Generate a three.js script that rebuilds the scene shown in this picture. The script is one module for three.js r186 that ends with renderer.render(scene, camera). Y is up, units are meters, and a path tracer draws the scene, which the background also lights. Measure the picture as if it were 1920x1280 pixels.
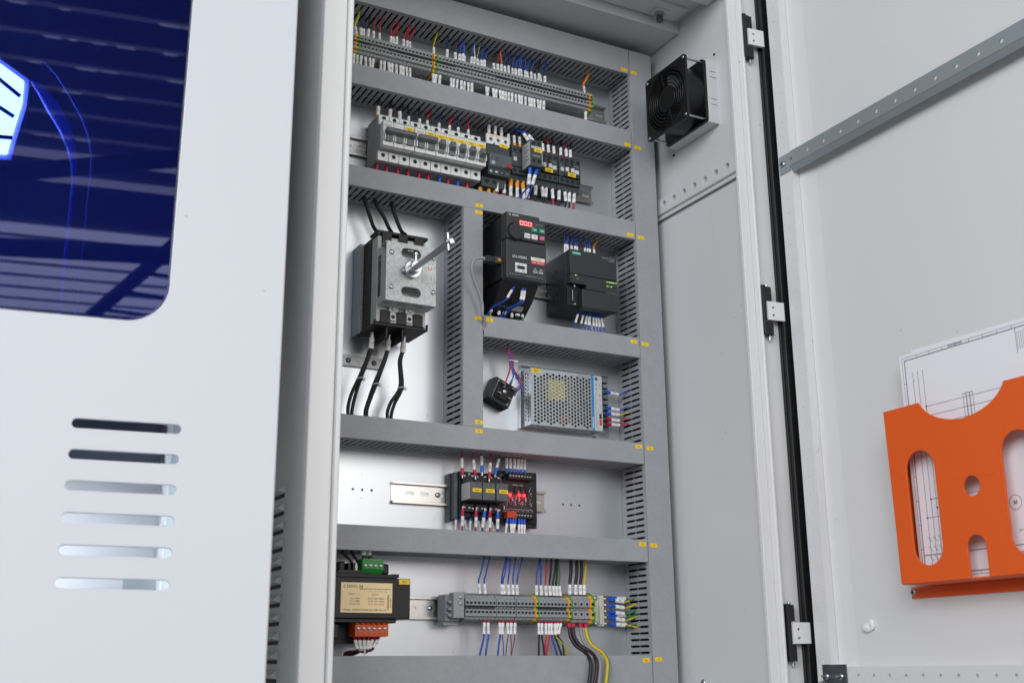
import * as THREE from 'three';
import { RoundedBoxGeometry } from 'three/addons/geometries/RoundedBoxGeometry.js';
import { mergeGeometries } from 'three/addons/utils/BufferGeometryUtils.js';
import { RectAreaLightUniformsLib } from 'three/addons/lights/RectAreaLightUniformsLib.js';

// ---------------------------------------------------------------- camera, light, exposure
const scene = new THREE.Scene();
const camera = new THREE.PerspectiveCamera(32.746, 1024 / 682, 0.05, 60);
camera.position.set(0, 1.2, 1.6333);
camera.up.set(-0.1214, 0.9622, 0.2439);
camera.lookAt(0 + 0.4552, 1.2 + 0.2723, 1.6333 - 0.8477);
camera.focus = 1.86;
camera.userData.fStop = 7;
camera.updateProjectionMatrix();
const renderer = new THREE.WebGLRenderer({ antialias: true });
renderer.setSize(1024, 682);
renderer.toneMapping = THREE.LinearToneMapping;
renderer.toneMappingExposure = 1.29;
renderer.shadowMap.enabled = true;
renderer.shadowMap.type = THREE.PCFSoftShadowMap;
scene.background = new THREE.Color().setRGB(0.15, 0.152, 0.155);          // dim hall air all round
RectAreaLightUniformsLib.init();
function areaLight(x, y, z, w, h, tx, ty, tz, color, intensity) {
  const l = new THREE.RectAreaLight(color, intensity, w, h);
  l.position.set(x, y, z); l.lookAt(tx, ty, tz); l.castShadow = true; scene.add(l); return l;
}
areaLight(3.4, 3.1, 6.4, 6.4, 2.6, 0.8, 1.55, 0, 0xfffaf4, 2.95);          // bright open side of the hall, in front of the cabinet
areaLight(-4.2, 3.7, 4.8, 5.6, 3.2, 1.0, 1.6, 0.5, 0xf9faff, 5.4);        // broad soft fill added from the front left

// ---------------------------------------------------------------- helpers
let seed = 12345;
const rnd = () => { seed = (seed * 1664525 + 1013904223) >>> 0; return seed / 4294967296; };
const rr = (a, b) => a + (b - a) * rnd();
const used = {};
const numbered = (n) => { const k = used[n] = (used[n] ?? -1) + 1; return k ? `${n}_${String(k).padStart(3, '0')}` : n; };

function noiseTex(size, f) {                                              // tiling value noise, grey in all channels
  const d = new Uint8Array(size * size * 4);
  for (let y = 0; y < size; y++) for (let x = 0; x < size; x++) {
    const v = Math.max(0, Math.min(255, f(x / size, y / size)));
    const i = (y * size + x) * 4; d[i] = d[i + 1] = d[i + 2] = v; d[i + 3] = 255;
  }
  const t = new THREE.DataTexture(d, size, size); t.wrapS = t.wrapT = THREE.RepeatWrapping; t.magFilter = THREE.LinearFilter; t.minFilter = THREE.LinearMipmapLinearFilter; t.generateMipmaps = true; t.needsUpdate = true;
  return t;
}
function lattice(n, s) { const a = []; let q = s; for (let i = 0; i < n * n; i++) { q = (q * 1664525 + 1013904223) >>> 0; a.push(q / 4294967296); } return a; }
function vnoise(n, s) {
  const L = lattice(n, s), sm = (t) => t * t * (3 - 2 * t);
  return (u, v) => { const x = u * n, y = v * n, i = Math.floor(x), j = Math.floor(y), a = sm(x - i), b = sm(y - j), g = (p, q) => L[((q + n) % n) * n + ((p + n) % n)];
    return (g(i, j) * (1 - a) + g(i + 1, j) * a) * (1 - b) + (g(i, j + 1) * (1 - a) + g(i + 1, j + 1) * a) * b; };
}
const n8 = vnoise(8, 3), n24 = vnoise(24, 7), n64 = vnoise(64, 11), n5 = vnoise(5, 19), n100 = vnoise(100, 23);
const peelTex = noiseTex(256, (u, v) => 90 + 60 * n64(u, v) + 60 * n24(u, v));                          // orange peel of powder coating
const spangleTex = noiseTex(256, (u, v) => 224 + 30 * (n24(u, v) - .5) + 34 * (n64(u, v) - .5));        // spangled zinc
const roughTex = noiseTex(256, (u, v) => 128 + 90 * (n8(u, v) - .5) + 70 * (n64(u, v) - .5));
const smearTex = noiseTex(256, (u, v) => 225 + 14 * (n5(u, v) - .5) + 12 * (n8(v, u) - .5) + 10 * (n24(u, v) - .5));     // wiped and handled paint
const grainTex = noiseTex(256, (u, v) => 128 + 120 * (n100(u, v) - .5) + 60 * (n24(u, v) - .5));        // fine moulded plastic
const dustTex = noiseTex(256, (u, v) => 242 + 6 * (n8(u, v) - .5) + 7 * (n24(u, v) - .5) + 8 * (n100(u, v) - .5));    // faint handling marks on grey plastic
dustTex.colorSpace = spangleTex.colorSpace = THREE.SRGBColorSpace;
function rep(t, s) { const c = t.clone(); c.repeat.set(1 / s, 1 / s); c.needsUpdate = true; return c; }

function wearTex(s, size, k = 1) {                                        // specks, rubs and hairline scratches on a clean sheet
  const c = document.createElement('canvas'); c.width = c.height = 1024; const g = c.getContext('2d'); let q = s * 7919 + 1; const r = () => (q = (q * 1664525 + 1013904223) >>> 0) / 4294967296;
  g.fillStyle = '#f7f7f7'; g.fillRect(0, 0, 1024, 1024);
  for (let i = 0; i < 90 * k; i++) { g.fillStyle = `rgba(70,66,60,${(.12 + .3 * r()).toFixed(2)})`; g.beginPath(); g.ellipse(r() * 1024, r() * 1024, .6 + r() * 1.3, .6 + r() * .9, r() * 3, 0, 7); g.fill(); }
  for (let i = 0; i < 34 * k; i++) { const x = r() * 1024, y = r() * 1024, a = r() * 6.28, l = 12 + r() * r() * 220; g.strokeStyle = r() < .5 ? `rgba(60,62,66,${(.05 + .12 * r()).toFixed(2)})` : 'rgba(255,255,255,.5)'; g.lineWidth = .6 + r() * .7; g.beginPath(); g.moveTo(x, y); g.quadraticCurveTo(x + Math.cos(a) * l * .5 + r() * 8, y + Math.sin(a) * l * .5 + r() * 8, x + Math.cos(a) * l, y + Math.sin(a) * l); g.stroke(); }
  const t = new THREE.CanvasTexture(c); t.colorSpace = THREE.SRGBColorSpace; t.wrapS = t.wrapT = THREE.RepeatWrapping; t.repeat.set(1 / size, 1 / size); t.magFilter = THREE.LinearFilter; return t;
}
const mats = {};
function M(hex, rough = .5, metal = 0, ex) {
  const k = hex + '|' + rough + '|' + metal;
  if (ex) return new THREE.MeshPhysicalMaterial({ color: hex, roughness: rough, metalness: metal, ...ex });
  return mats[k] ??= new THREE.MeshStandardMaterial({ color: hex, roughness: rough, metalness: metal });
}
const MT = {
  white: M('#e6e7e6', .38, 0, { map: wearTex(9, 1.1, .4), bumpMap: rep(peelTex, .05), bumpScale: .00012 }),
  machine: M('#d6dae0', .5, 0, { map: wearTex(5, 1.3, .25), roughnessMap: rep(smearTex, .5), bumpMap: rep(peelTex, .06), bumpScale: .00012 }),
  inner: M('#d6d8d8', .45, 0, { map: wearTex(13, .9, .5), bumpMap: rep(peelTex, .05), bumpScale: .00012 }),
  plate: M('#d8dde2', .37, .82, { map: wearTex(21, .75, 1.3) }),
  duct: M('#a6a9ad', .5, 0, { map: rep(dustTex, .4), bumpMap: rep(grainTex, .03), bumpScale: .00006 }),
  zinc: M('#d3d6d7', .5, .55, { map: rep(spangleTex, .05) }),
  rail: M('#c4c3bf', .27, 1),
  steel: M('#b9bdc1', .3, 1),
  darksteel: M('#6c7176', .35, 1),
  brace: M('#a3adb2', .45, .5),
  black: M('#0e0f11', .5, 0, { bumpMap: rep(grainTex, .02), bumpScale: .00006 }),
  fan: M('#07080a', .42, 0),
  rubber: M('#0b0c0d', .55, 0),
  charcoal: M('#2b2f32', .48, 0, { bumpMap: rep(grainTex, .02), bumpScale: .00006 }),
  contactor: M('#3a4345', .45, 0, { bumpMap: rep(grainTex, .02), bumpScale: .00006 }),
  brkwhite: M('#e9ebe9', .4),
  brkgrey: M('#6d7172', .4),
  brkside: M('#9da2a2', .45),
  term: M('#969a9b', .5),
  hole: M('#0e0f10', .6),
  orange: M('#f2631c', .45, 0, { map: wearTex(31, .5, .7), bumpMap: rep(peelTex, .05), bumpScale: .0001 }),
    peYellow: M('#f0a51a', .45), peGreen: M('#35a83a', .45),
};

const xf = (g, f) => { f(g); return g; };
function prep(g) { const q = g.index ? g.toNonIndexed() : g; for (const k of Object.keys(q.attributes)) if (!['position', 'normal', 'uv'].includes(k)) q.deleteAttribute(k); return q; }
function metricUV(g) {                                                    // uv in metres, by the axis that a face looks along
  const p = g.attributes.position, n = g.attributes.normal, uv = new Float32Array(p.count * 2);
  for (let i = 0; i < p.count; i++) {
    const a = Math.abs(n.getX(i)), b = Math.abs(n.getY(i)), c = Math.abs(n.getZ(i)), x = p.getX(i), y = p.getY(i), z = p.getZ(i);
    const [s, t] = c >= a && c >= b ? [x, y] : a >= b ? [z, y] : [x, z];
    uv[2 * i] = s; uv[2 * i + 1] = t;
  }
  g.setAttribute('uv', new THREE.BufferAttribute(uv, 2)); return g;
}
const merge = (a) => { a = a.flat().map(prep); return a.length === 1 ? a[0] : mergeGeometries(a); };
function B(x0, x1, y0, y1, z0, z1, r = 0) {                               // a box by its bounds, rounded by r
  const w = Math.abs(x1 - x0), h = Math.abs(y1 - y0), d = Math.abs(z1 - z0);
  const g = r > 0 ? new RoundedBoxGeometry(w, h, d, 2, Math.min(r, w / 2.01, h / 2.01, d / 2.01)) : new THREE.BoxGeometry(w, h, d);
  return g.translate((x0 + x1) / 2, (y0 + y1) / 2, (z0 + z1) / 2);
}
const UPV = new THREE.Vector3(0, 1, 0);
function rod(a, b, r, seg = 10, r2 = r) {                                 // a cylinder from a to b
  const A = new THREE.Vector3(...a), Bv = new THREE.Vector3(...b), d = Bv.clone().sub(A), L = d.length();
  const g = new THREE.CylinderGeometry(r2, r, L, seg);
  g.applyQuaternion(new THREE.Quaternion().setFromUnitVectors(UPV, d.normalize())); g.translate((A.x + Bv.x) / 2, (A.y + Bv.y) / 2, (A.z + Bv.z) / 2); return g;
}
function tube(pts, r, seg = 16, rad = 7) { return new THREE.TubeGeometry(new THREE.CatmullRomCurve3(pts.map((p) => new THREE.Vector3(...p)), false, 'centripetal'), seg, r, rad, false); }
function shapeOf(pts) { const s = new THREE.Shape(); pts.forEach((p, i) => (i ? s.lineTo(...p) : s.moveTo(...p))); s.closePath(); return s; }
function extr(shape, depth, bevel = 0, seg = 6) { return new THREE.ExtrudeGeometry(shape, { depth, bevelEnabled: bevel > 0, bevelThickness: bevel, bevelSize: bevel, bevelOffset: -bevel, bevelSegments: 2, curveSegments: seg }); }
const M4 = (ex, ey, ez, o = [0, 0, 0]) => new THREE.Matrix4().makeBasis(new THREE.Vector3(...ex), new THREE.Vector3(...ey), new THREE.Vector3(...ez)).setPosition(...o);
const YZX = M4([0, 1, 0], [0, 0, 1], [1, 0, 0]);                          // shape x -> Y, shape y -> Z, depth -> X
const XZY = M4([1, 0, 0], [0, 0, 1], [0, -1, 0]);                         // shape x -> X, shape y -> Z, depth -> -Y
const ZYX = M4([0, 0, 1], [0, 1, 0], [-1, 0, 0]);                         // shape x -> Z, shape y -> Y, depth -> -X
function slotPath(cx, cy, w, h, seg = 4) {                                // stadium: long side along x when w > h
  const p = new THREE.Path(), r = Math.min(w, h) / 2;
  if (w >= h) { p.absarc(cx + w / 2 - r, cy, r, -Math.PI / 2, Math.PI / 2, false); p.absarc(cx - w / 2 + r, cy, r, Math.PI / 2, Math.PI * 1.5, false); }
  else { p.absarc(cx, cy + h / 2 - r, r, 0, Math.PI, false); p.absarc(cx, cy - h / 2 + r, r, Math.PI, Math.PI * 2, false); }
  p.closePath(); return p;
}
const circ = (cx, cy, r) => { const p = new THREE.Path(); p.absarc(cx, cy, r, 0, Math.PI * 2, false); return p; };
function rrect(x0, x1, y0, y1, r, P = THREE.Shape) {
  const s = new P(); s.moveTo(x0 + r, y0); s.lineTo(x1 - r, y0); s.absarc(x1 - r, y0 + r, r, -Math.PI / 2, 0, false); s.lineTo(x1, y1 - r); s.absarc(x1 - r, y1 - r, r, 0, Math.PI / 2, false);
  s.lineTo(x0 + r, y1); s.absarc(x0 + r, y1 - r, r, Math.PI / 2, Math.PI, false); s.lineTo(x0, y0 + r); s.absarc(x0 + r, y0 + r, r, Math.PI, Math.PI * 1.5, false); return s;
}

function thing(name, label, category, base = [0, 0, 0], group) {
  const o = new THREE.Group(); o.name = numbered(name); o.position.set(...base); o.userData = { label, category };
  if (group) o.userData.group = group;
  o.base = base; scene.add(o); return o;
}
function part(t, name, geo, mat, parent = t, keepUV = false) {            // geometry in world metres; parent: the thing or one of its parts
  const g = prep(Array.isArray(geo) ? merge(geo) : geo);
  if (!keepUV) metricUV(g);
  g.translate(-t.base[0], -t.base[1], -t.base[2]);
  const m = new THREE.Mesh(g, mat); m.name = name; m.castShadow = m.receiveShadow = true; parent.add(m); return m;
}
function copy(t, pos, label) {
  const c = t.clone(); c.name = numbered(t.name.replace(/_\d{3}$/, '')); c.position.set(...pos); c.base = pos; c.userData = { ...t.userData };
  if (label) c.userData.label = label; scene.add(c); return c;
}

// ---------------------------------------------------------------- printed matter: cells of one sheet
const AS = 2048, cv = document.createElement('canvas'); cv.width = cv.height = AS;
const ctx = cv.getContext('2d'); ctx.fillStyle = '#ffffff'; ctx.fillRect(0, 0, AS, AS);
let ax = 2, ay = 2, ah = 0;
function cell(w, h, draw) {
  w = Math.ceil(w); h = Math.ceil(h);
  if (ax + w + 4 > AS) { ax = 2; ay += ah + 4; ah = 0; }
  if (ay + h > AS) throw new Error('sheet full');
  ctx.save(); ctx.beginPath(); ctx.rect(ax - 1, ay - 1, w + 2, h + 2); ctx.clip(); ctx.translate(ax, ay); draw(ctx, w, h); ctx.restore();
  const c = [ax / AS, 1 - (ay + h) / AS, (ax + w) / AS, 1 - ay / AS]; ax += w + 4; ah = Math.max(ah, h); return c;
}
function bg(c, w, h, col) { c.fillStyle = col; c.fillRect(-1, -1, w + 2, h + 2); }
function txt(c, s, x, y, size, col, font = 'sans-serif', bold = 'bold', align = 'center', wmax) {
  c.fillStyle = col; c.font = `${bold} ${size}px ${font}`; c.textAlign = align; c.textBaseline = 'middle'; wmax ? c.fillText(s, x, y, wmax) : c.fillText(s, x, y);
}
const sheetTex = new THREE.CanvasTexture(cv); sheetTex.colorSpace = THREE.SRGBColorSpace; sheetTex.magFilter = THREE.LinearFilter;
const sheetMat = new THREE.MeshStandardMaterial({ map: sheetTex, roughness: .45 });
const sheetGlow = new THREE.MeshStandardMaterial({ map: sheetTex, emissiveMap: sheetTex, emissive: '#ffffff', emissiveIntensity: .85, roughness: .3 });
function toCell(g, c) { const uv = g.attributes.uv; for (let i = 0; i < uv.count; i++) uv.setXY(i, c[0] + uv.getX(i) * (c[2] - c[0]), c[1] + uv.getY(i) * (c[3] - c[1])); return g; }
function decal(c, x, y, z, w, h, rotZ = 0) {                              // a print facing +z, centred at x, y, its back on z
  const g = prep(new THREE.BoxGeometry(w, h, .0003)); toCell(g, c); g.translate(0, 0, .00018); if (rotZ) g.rotateZ(rotZ); return g.translate(x, y, z);
}
const yl = {};
function yellowCell(s) { return yl[s] ??= cell(110, 44, (c, w, h) => { bg(c, w, h, '#f6cd16'); txt(c, s, w / 2, h / 2 + 1, 27, '#2b2410'); }); }
const mk = {};
function markCell(s) { return mk[s] ??= cell(96, 84, (c, w, h) => { bg(c, w, h, '#f1f1ee'); for (const y of [h * .25, h * .75]) txt(c, s, w / 2, y, 30, '#25262a'); }); }
// ---------------------------------------------------------------- hall roof overhead, mirrored in the blue pane
{
  const roof = new THREE.Group(); roof.name = 'hall_roof'; roof.userData = { kind: 'structure' }; roof.base = [0, 7.6, 10]; roof.position.set(0, 7.6, 10); scene.add(roof);
  part(roof, 'roof_deck', B(-9, 7, 8.05, 8.15, 6.5, 19), M('#5a5f68', .6));
  const glow = new THREE.MeshStandardMaterial({ color: '#dfe6f2', emissive: '#e6edff', emissiveIntensity: 2.3, roughness: .6 });
  const dim = new THREE.MeshStandardMaterial({ color: '#dfe6f2', emissive: '#e6edff', emissiveIntensity: 1.1, roughness: .6 });
  const faint = new THREE.MeshStandardMaterial({ color: '#cfd6e2', emissive: '#e6edff', emissiveIntensity: .22, roughness: .6 });
  const strip = (z, w, m, x0 = -8, x1 = 6) => { const g = B(x0, x1, 8.0, 8.03, -w / 2, w / 2); g.rotateY(-.14); g.translate(0, 0, z); part(roof, 'skylight_glint_strip', g, m); };  // also draws the faint strips, glowing stand-ins for glints on the sheets
  for (let i = 0; i < 6; i++) { strip(8.75 + i * .47, .035, faint); for (let j = 0; j < 60; j++) if (rnd() < .45) { const x = -8 + j * .22; const g = B(x, x + rr(.06, .2), 7.985, 7.995, -.012, rr(.0, .02)); g.rotateY(-.14); g.translate(0, 0, 8.75 + i * .47); part(roof, 'glowing_sheet_glint', g, dim); } }  // glints of the corrugated roof put in as small glowing pieces
  strip(11.55, .16, dim); strip(12.1, .14, dim);
  for (let i = 0; i < 7; i++) strip(13.55 + i * .42, .24, glow);
  const beam = M('#3c424c', .6);
  const bar = (a, b, r) => part(roof, 'truss_member', rod(a, b, r, 6), beam);
  bar([-4, 7.6, 11.3], [1, 7.6, 9.9], .10); bar([-3.4, 7.5, 16.5], [-1.0, 7.5, 12.2], .10); bar([-2.4, 7.5, 17], [-.4, 7.5, 13.2], .09);
  for (let i = 0; i < 7; i++) bar([-3.3 + i * .35, 7.5, 16.3 - i * .62], [-2.3 + i * .35, 7.5, 16.6 - i * .62], .03);
  bar([-6, 7.7, 12.9], [4, 7.7, 13.3], .12);
}

// ---------------------------------------------------------------- the cabinet
const cab = thing('control_cabinet', 'tall pale grey steel control cabinet standing open around the wired mounting plate', 'cabinet', [.79, .9, .14]);
part(cab, 'outer_side_wall', B(.437, .4395, .9, 2.36, -.04, .28), MT.inner);
part(cab, 'inner_side_wall', B(1.15, 1.1525, .9, 2.36, -.04, .288), MT.inner);
part(cab, 'lower_side_panel', B(1.1483, 1.1499, .9, 1.965, -.03, .286, .0006), MT.inner);
part(cab, 'back_wall', B(.437, 1.1525, .9, 2.36, -.045, -.0405), MT.inner);
part(cab, 'rear_ceiling', B(.44, 1.1495, 2.30, 2.303, -.04, .135), MT.inner);
part(cab, 'ceiling_step', B(.44, 1.1495, 2.2985, 2.325, .1353, .139, .001), MT.inner);
part(cab, 'front_ceiling', B(.44, 1.1495, 2.322, 2.325, .1392, .288), MT.inner);
part(cab, 'gland_plate', B(.5, 1.135, 2.3165, 2.3216, .142, .186, .001), MT.inner);
part(cab, 'front_header', B(.44, 1.149, 2.309, 2.3215, .222, .2885, .0015), MT.white);
{ // roof eye bolt with its washer plate
  part(cab, 'washer_plate', B(1.079, 1.107, 2.3135, 2.3163, .147, .171, .001), MT.inner);
  const b = part(cab, 'bolt', new THREE.CylinderGeometry(.0058, .0058, .016, 16).translate(1.093, 2.3052, .159), MT.darksteel);
  part(cab, 'nut', new THREE.CylinderGeometry(.0088, .0088, .006, 6).translate(1.093, 2.3102, .159), MT.steel, b);
}
{ // mounting plate with its drilled holes
  const s = shapeOf([[.462, .95], [1.146, .95], [1.146, 2.292], [.462, 2.292]]);
  for (const [x, y] of [[.6053, 1.4619], [.6202, 1.4617], [.6354, 1.4618], [.9692, 1.4599], [.9845, 1.4599], [.9999, 1.46]]) s.holes.push(circ(x, y, .0019));
  part(cab, 'mounting_plate', extr(s, .003).translate(0, 0, -.003), MT.plate);
}
// stiffener rail pressed into the side wall, with its row of holes
{
  const s = shapeOf([[.03, 1.975], [.286, 1.975], [.286, 2.003], [.03, 2.003]]);
  for (let i = -1; i < 7; i++) s.holes.push(slotPath(.0785 + .0296 * i, 1.9912, .0105, .0112, 8));
  const rail = part(cab, 'wall_rail', extr(s, .0055, .0012).applyMatrix4(ZYX).translate(1.1485, 0, 0), MT.inner);
  part(cab, 'rail_flank', xf(B(-.001, .001, -.006, .006, .03, .286), (g) => g.rotateZ(-.5).translate(1.1455, 1.9695, 0)), MT.inner, rail);
}
const screwHead = (x, y, z, r, d = 'z') => { // pan head with a cross cut, looking along +z or -x
  const g = merge([new THREE.SphereGeometry(r, 12, 6, 0, Math.PI * 2, 0, Math.PI / 2).scale(1, .6, 1)]);
  if (d === 'z') g.rotateX(Math.PI / 2); else g.rotateZ(Math.PI / 2);
  return g.translate(x, y, z);
};
const crossCut = (x, y, z, r, d = 'z') => d === 'z' ? [B(x - r * .6, x + r * .6, y - r * .1, y + r * .1, z + r * .35, z + r * .66), B(x - r * .1, x + r * .1, y - r * .6, y + r * .6, z + r * .36, z + r * .665)]
  : [B(x - r * .66, x - r * .35, y - r * .1, y + r * .1, z - r * .6, z + r * .6), B(x - r * .665, x - r * .36, y - r * .6, y + r * .6, z - r * .1, z + r * .1)];
function screw(t, x, y, z, r, d = 'z', parent = t) { const s = part(t, 'screw', screwHead(x, y, z, r, d), MT.steel, parent); if (parent === t) part(t, 'cross_slot', crossCut(x, y, z, r, d), MT.hole, s); return s; }
screw(cab, 1.1496, 2.0805, .2296, .004, 'x'); screw(cab, 1.1482, 1.1795, .115, .005, 'x');
for (const [z, y] of [[.2324, 2.2097], [.1048, 2.0747]]) part(cab, 'rivet_hole', new THREE.CylinderGeometry(.0022, .0022, .002, 10).rotateZ(Math.PI / 2).translate(1.1496, y, z), MT.hole);

// frame: hinge side and lock side
{
  const Y0 = .9, Y1 = 2.36;
  part(cab, 'hinge_stile', B(1.1365, 1.1535, Y0, Y1, .2835, .290, .001), MT.white);
  part(cab, 'stile_lip', B(1.1538, 1.1595, Y0, Y1, .284, .3005, .0022), MT.white);
  part(cab, 'stile_face', B(1.1597, 1.207, Y0, Y1, .286, .2915, .001), MT.white);
  part(cab, 'lock_stile', B(.4376, .4705, Y0, Y1, .2806, .2905, .0025), MT.white);
  part(cab, 'lock_stile_lip', B(.4707, .4775, Y0, Y1, .276, .297, .0022), MT.white);
  part(cab, 'lock_stile_flange', B(.4706, .4722, Y0, Y1, .245, .2757), MT.white);
  for (const y0 of [2.1725, 1.6945, 1.2085]) { // hinges
    const y1 = y0 + .081, yc = y0 + .04, dx = y0 < 1.3 ? .004 : 0;
    const h = part(cab, 'hinge', [B(1.1570 + dx, 1.1635 + dx, y0, y1, .292, .3045, .0010), B(1.1636 + dx, 1.1765, y1 - .024, y1 - .001, .2918, .3025, .0012), B(1.1636 + dx, 1.1765, y0 + .001, y0 + .024, .2918, .3025, .0012)], MT.black);
    const lf = shapeOf([[0, 0], [.030, 0], [.030, .030], [0, .030]]); lf.holes.push(rrect(.008, .012, .006, .0095, .0008, THREE.Path), rrect(.008, .012, .0185, .022, .0008, THREE.Path));
    part(cab, 'leaf', xf(extr(lf, .003, .0006), (g) => g.rotateY(-.12).translate(1.1665 + dx, yc - .015, .3005)), MT.white, h);
    part(cab, 'leaf_knuckle', rod([1.1682 + dx, yc - .0152, .3000], [1.1682 + dx, yc + .0152, .3000], .0032, 12), MT.white, h);
    part(cab, 'pin', rod([1.1715, y0 - .006, .297], [1.1715, y1 + .003, .297], .0023), MT.steel, h);
    part(cab, 'leaf_screw', [rod([1.1765, yc - .007, .2985], [1.1765, yc - .007, .3010], .0016), rod([1.1765, yc + .0055, .2985], [1.1765, yc + .0055, .3010], .0016)], MT.darksteel, h);
  }
}
// louvres in the outer side wall
for (let i = 0; i < 11; i++) {
  const y = 1.428 - i * .0225;
  part(cab, 'louvre', extr(shapeOf([[0, 0], [-.009, -.007], [-.009, -.0085], [0, -.011]]), .16).translate(.4368, y, .055), MT.inner);
  part(cab, 'louvre_gap', B(.4362, .4369, y - .0155, y - .0112, .06, .21), MT.hole);
}

// ---------------------------------------------------------------- the open door
const door = thing('cabinet_door', 'open white cabinet door with perforated stile and zinc brace, carrying the orange pocket', 'door', [1.225, .9, .3]);
{
  const Y0 = .9, Y1 = 2.36;
  part(door, 'door_panel', B(1.222, 1.224, Y0, Y1, .289, 1.15), MT.white);
  part(door, 'door_edge', B(1.199, 1.2215, Y0, Y1, .2865, .2898, .001), MT.white);
  part(door, 'gasket', [B(1.1945, 1.2215, Y0, Y1, .2902, .2960, .0016), B(1.1965, 1.2215, Y0, Y1, .2958, .3005, .0012), B(1.1940, 1.2215, Y0, Y1, .3003, .3062, .0018)], MT.rubber);
  const s = shapeOf([[.315, Y0], [.342, Y0], [.342, Y1], [.315, Y1]]);
  for (let i = 0; i < 44; i++) s.holes.push(circ(.3295, 2.2855 - i * .02624, .0021));
  const st = part(door, 'stile', extr(s, .0008).applyMatrix4(ZYX).translate(1.2008, 0, 0), MT.white);
  part(door, 'stile_flank', [B(1.2017, 1.2218, Y0, Y1, .3152, .3165), B(1.2017, 1.2218, Y0, Y1, .3405, .3418)], MT.white, st);
  part(door, 'stile_liner', B(1.2009, 1.2016, Y0, Y1, .3155, .3415), MT.white, st);
  part(door, 'panel_fold', extr(shapeOf([[1.2168, -.3425], [1.2219, -.3425], [1.2219, -.3760]].map(([a, b]) => [a, b])), Y1 - Y0).applyMatrix4(M4([1, 0, 0], [0, 0, -1], [0, 1, 0])).translate(0, Y0, 0), MT.white);
  // zinc brace
  const b = shapeOf([[.3182, 1.9612], [.3425, 1.9612], [.3425, 1.9690], [1.06, 1.9690], [1.06, 1.9920], [.3182, 1.9920]]);
  for (let i = 0; i < 19; i++) b.holes.push(circ(.3465 + i * .03675, 1.9795, .0030));
  const br = part(door, 'brace', extr(b, .0016).applyMatrix4(ZYX).translate(1.1998, 0, 0), MT.brace);
  part(door, 'brace_hem', xf(B(-.0008, .0008, -.0052, .0052, .3435, 1.06, .0006), (g) => g.rotateZ(.62).translate(1.2016, 1.9640, 0)), MT.brace, br);
  part(door, 'brace_lip', B(1.1990, 1.2130, 1.9921, 1.9936, .3435, 1.06), MT.brace, br);
  screw(door, 1.1982, 1.9775, .3266, .0052, 'x');
  // bottom rail with corner plate
  const r = shapeOf([[.343, 1.165], [1.06, 1.165], [1.06, 1.2012], [.343, 1.2012]]);
  for (let i = 0; i < 20; i++) r.holes.push(circ(.396 + i * .0287, 1.189, .0024));
  const br2 = part(door, 'bottom_rail', extr(r, .0016).applyMatrix4(ZYX).translate(1.2012, 0, 0), MT.white);
  part(door, 'rail_flank', B(1.2013, 1.2218, 1.1995, 1.2011, .3425, 1.06), MT.white, br2);
  part(door, 'rail_liner', B(1.2024, 1.2034, 1.166, 1.199, .35, 1.06), MT.inner, br2);
  part(door, 'corner_plate', B(1.1972, 1.1994, 1.160, 1.2043, .3282, .3753, .0004), MT.darksteel);
  for (const z of [.3363, .3648]) { screw(door, 1.197, 1.188, z, .0052, 'x'); part(door, 'stud', rod([1.1968, 1.188, z], [1.188, 1.1885, z], .0021), MT.steel); }
  part(door, 'earth_stud', [rod([1.1968, 1.176, .335], [1.183, 1.176, .335], .0026), rod([1.190, 1.176, .335], [1.187, 1.176, .335], .0062, 8)], MT.steel);
  // torn cable tie base stuck on the panel
  part(door, 'tie_mount', [xf(new THREE.IcosahedronGeometry(.0085, 1), (g) => g.scale(.7, .8, 1.1).translate(1.2195, 1.2530, .4000)), xf(new THREE.IcosahedronGeometry(.0065, 0), (g) => g.scale(.8, 1.3, .7).translate(1.2185, 1.2570, .4110))], M('#eceded', .5));
}

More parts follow.
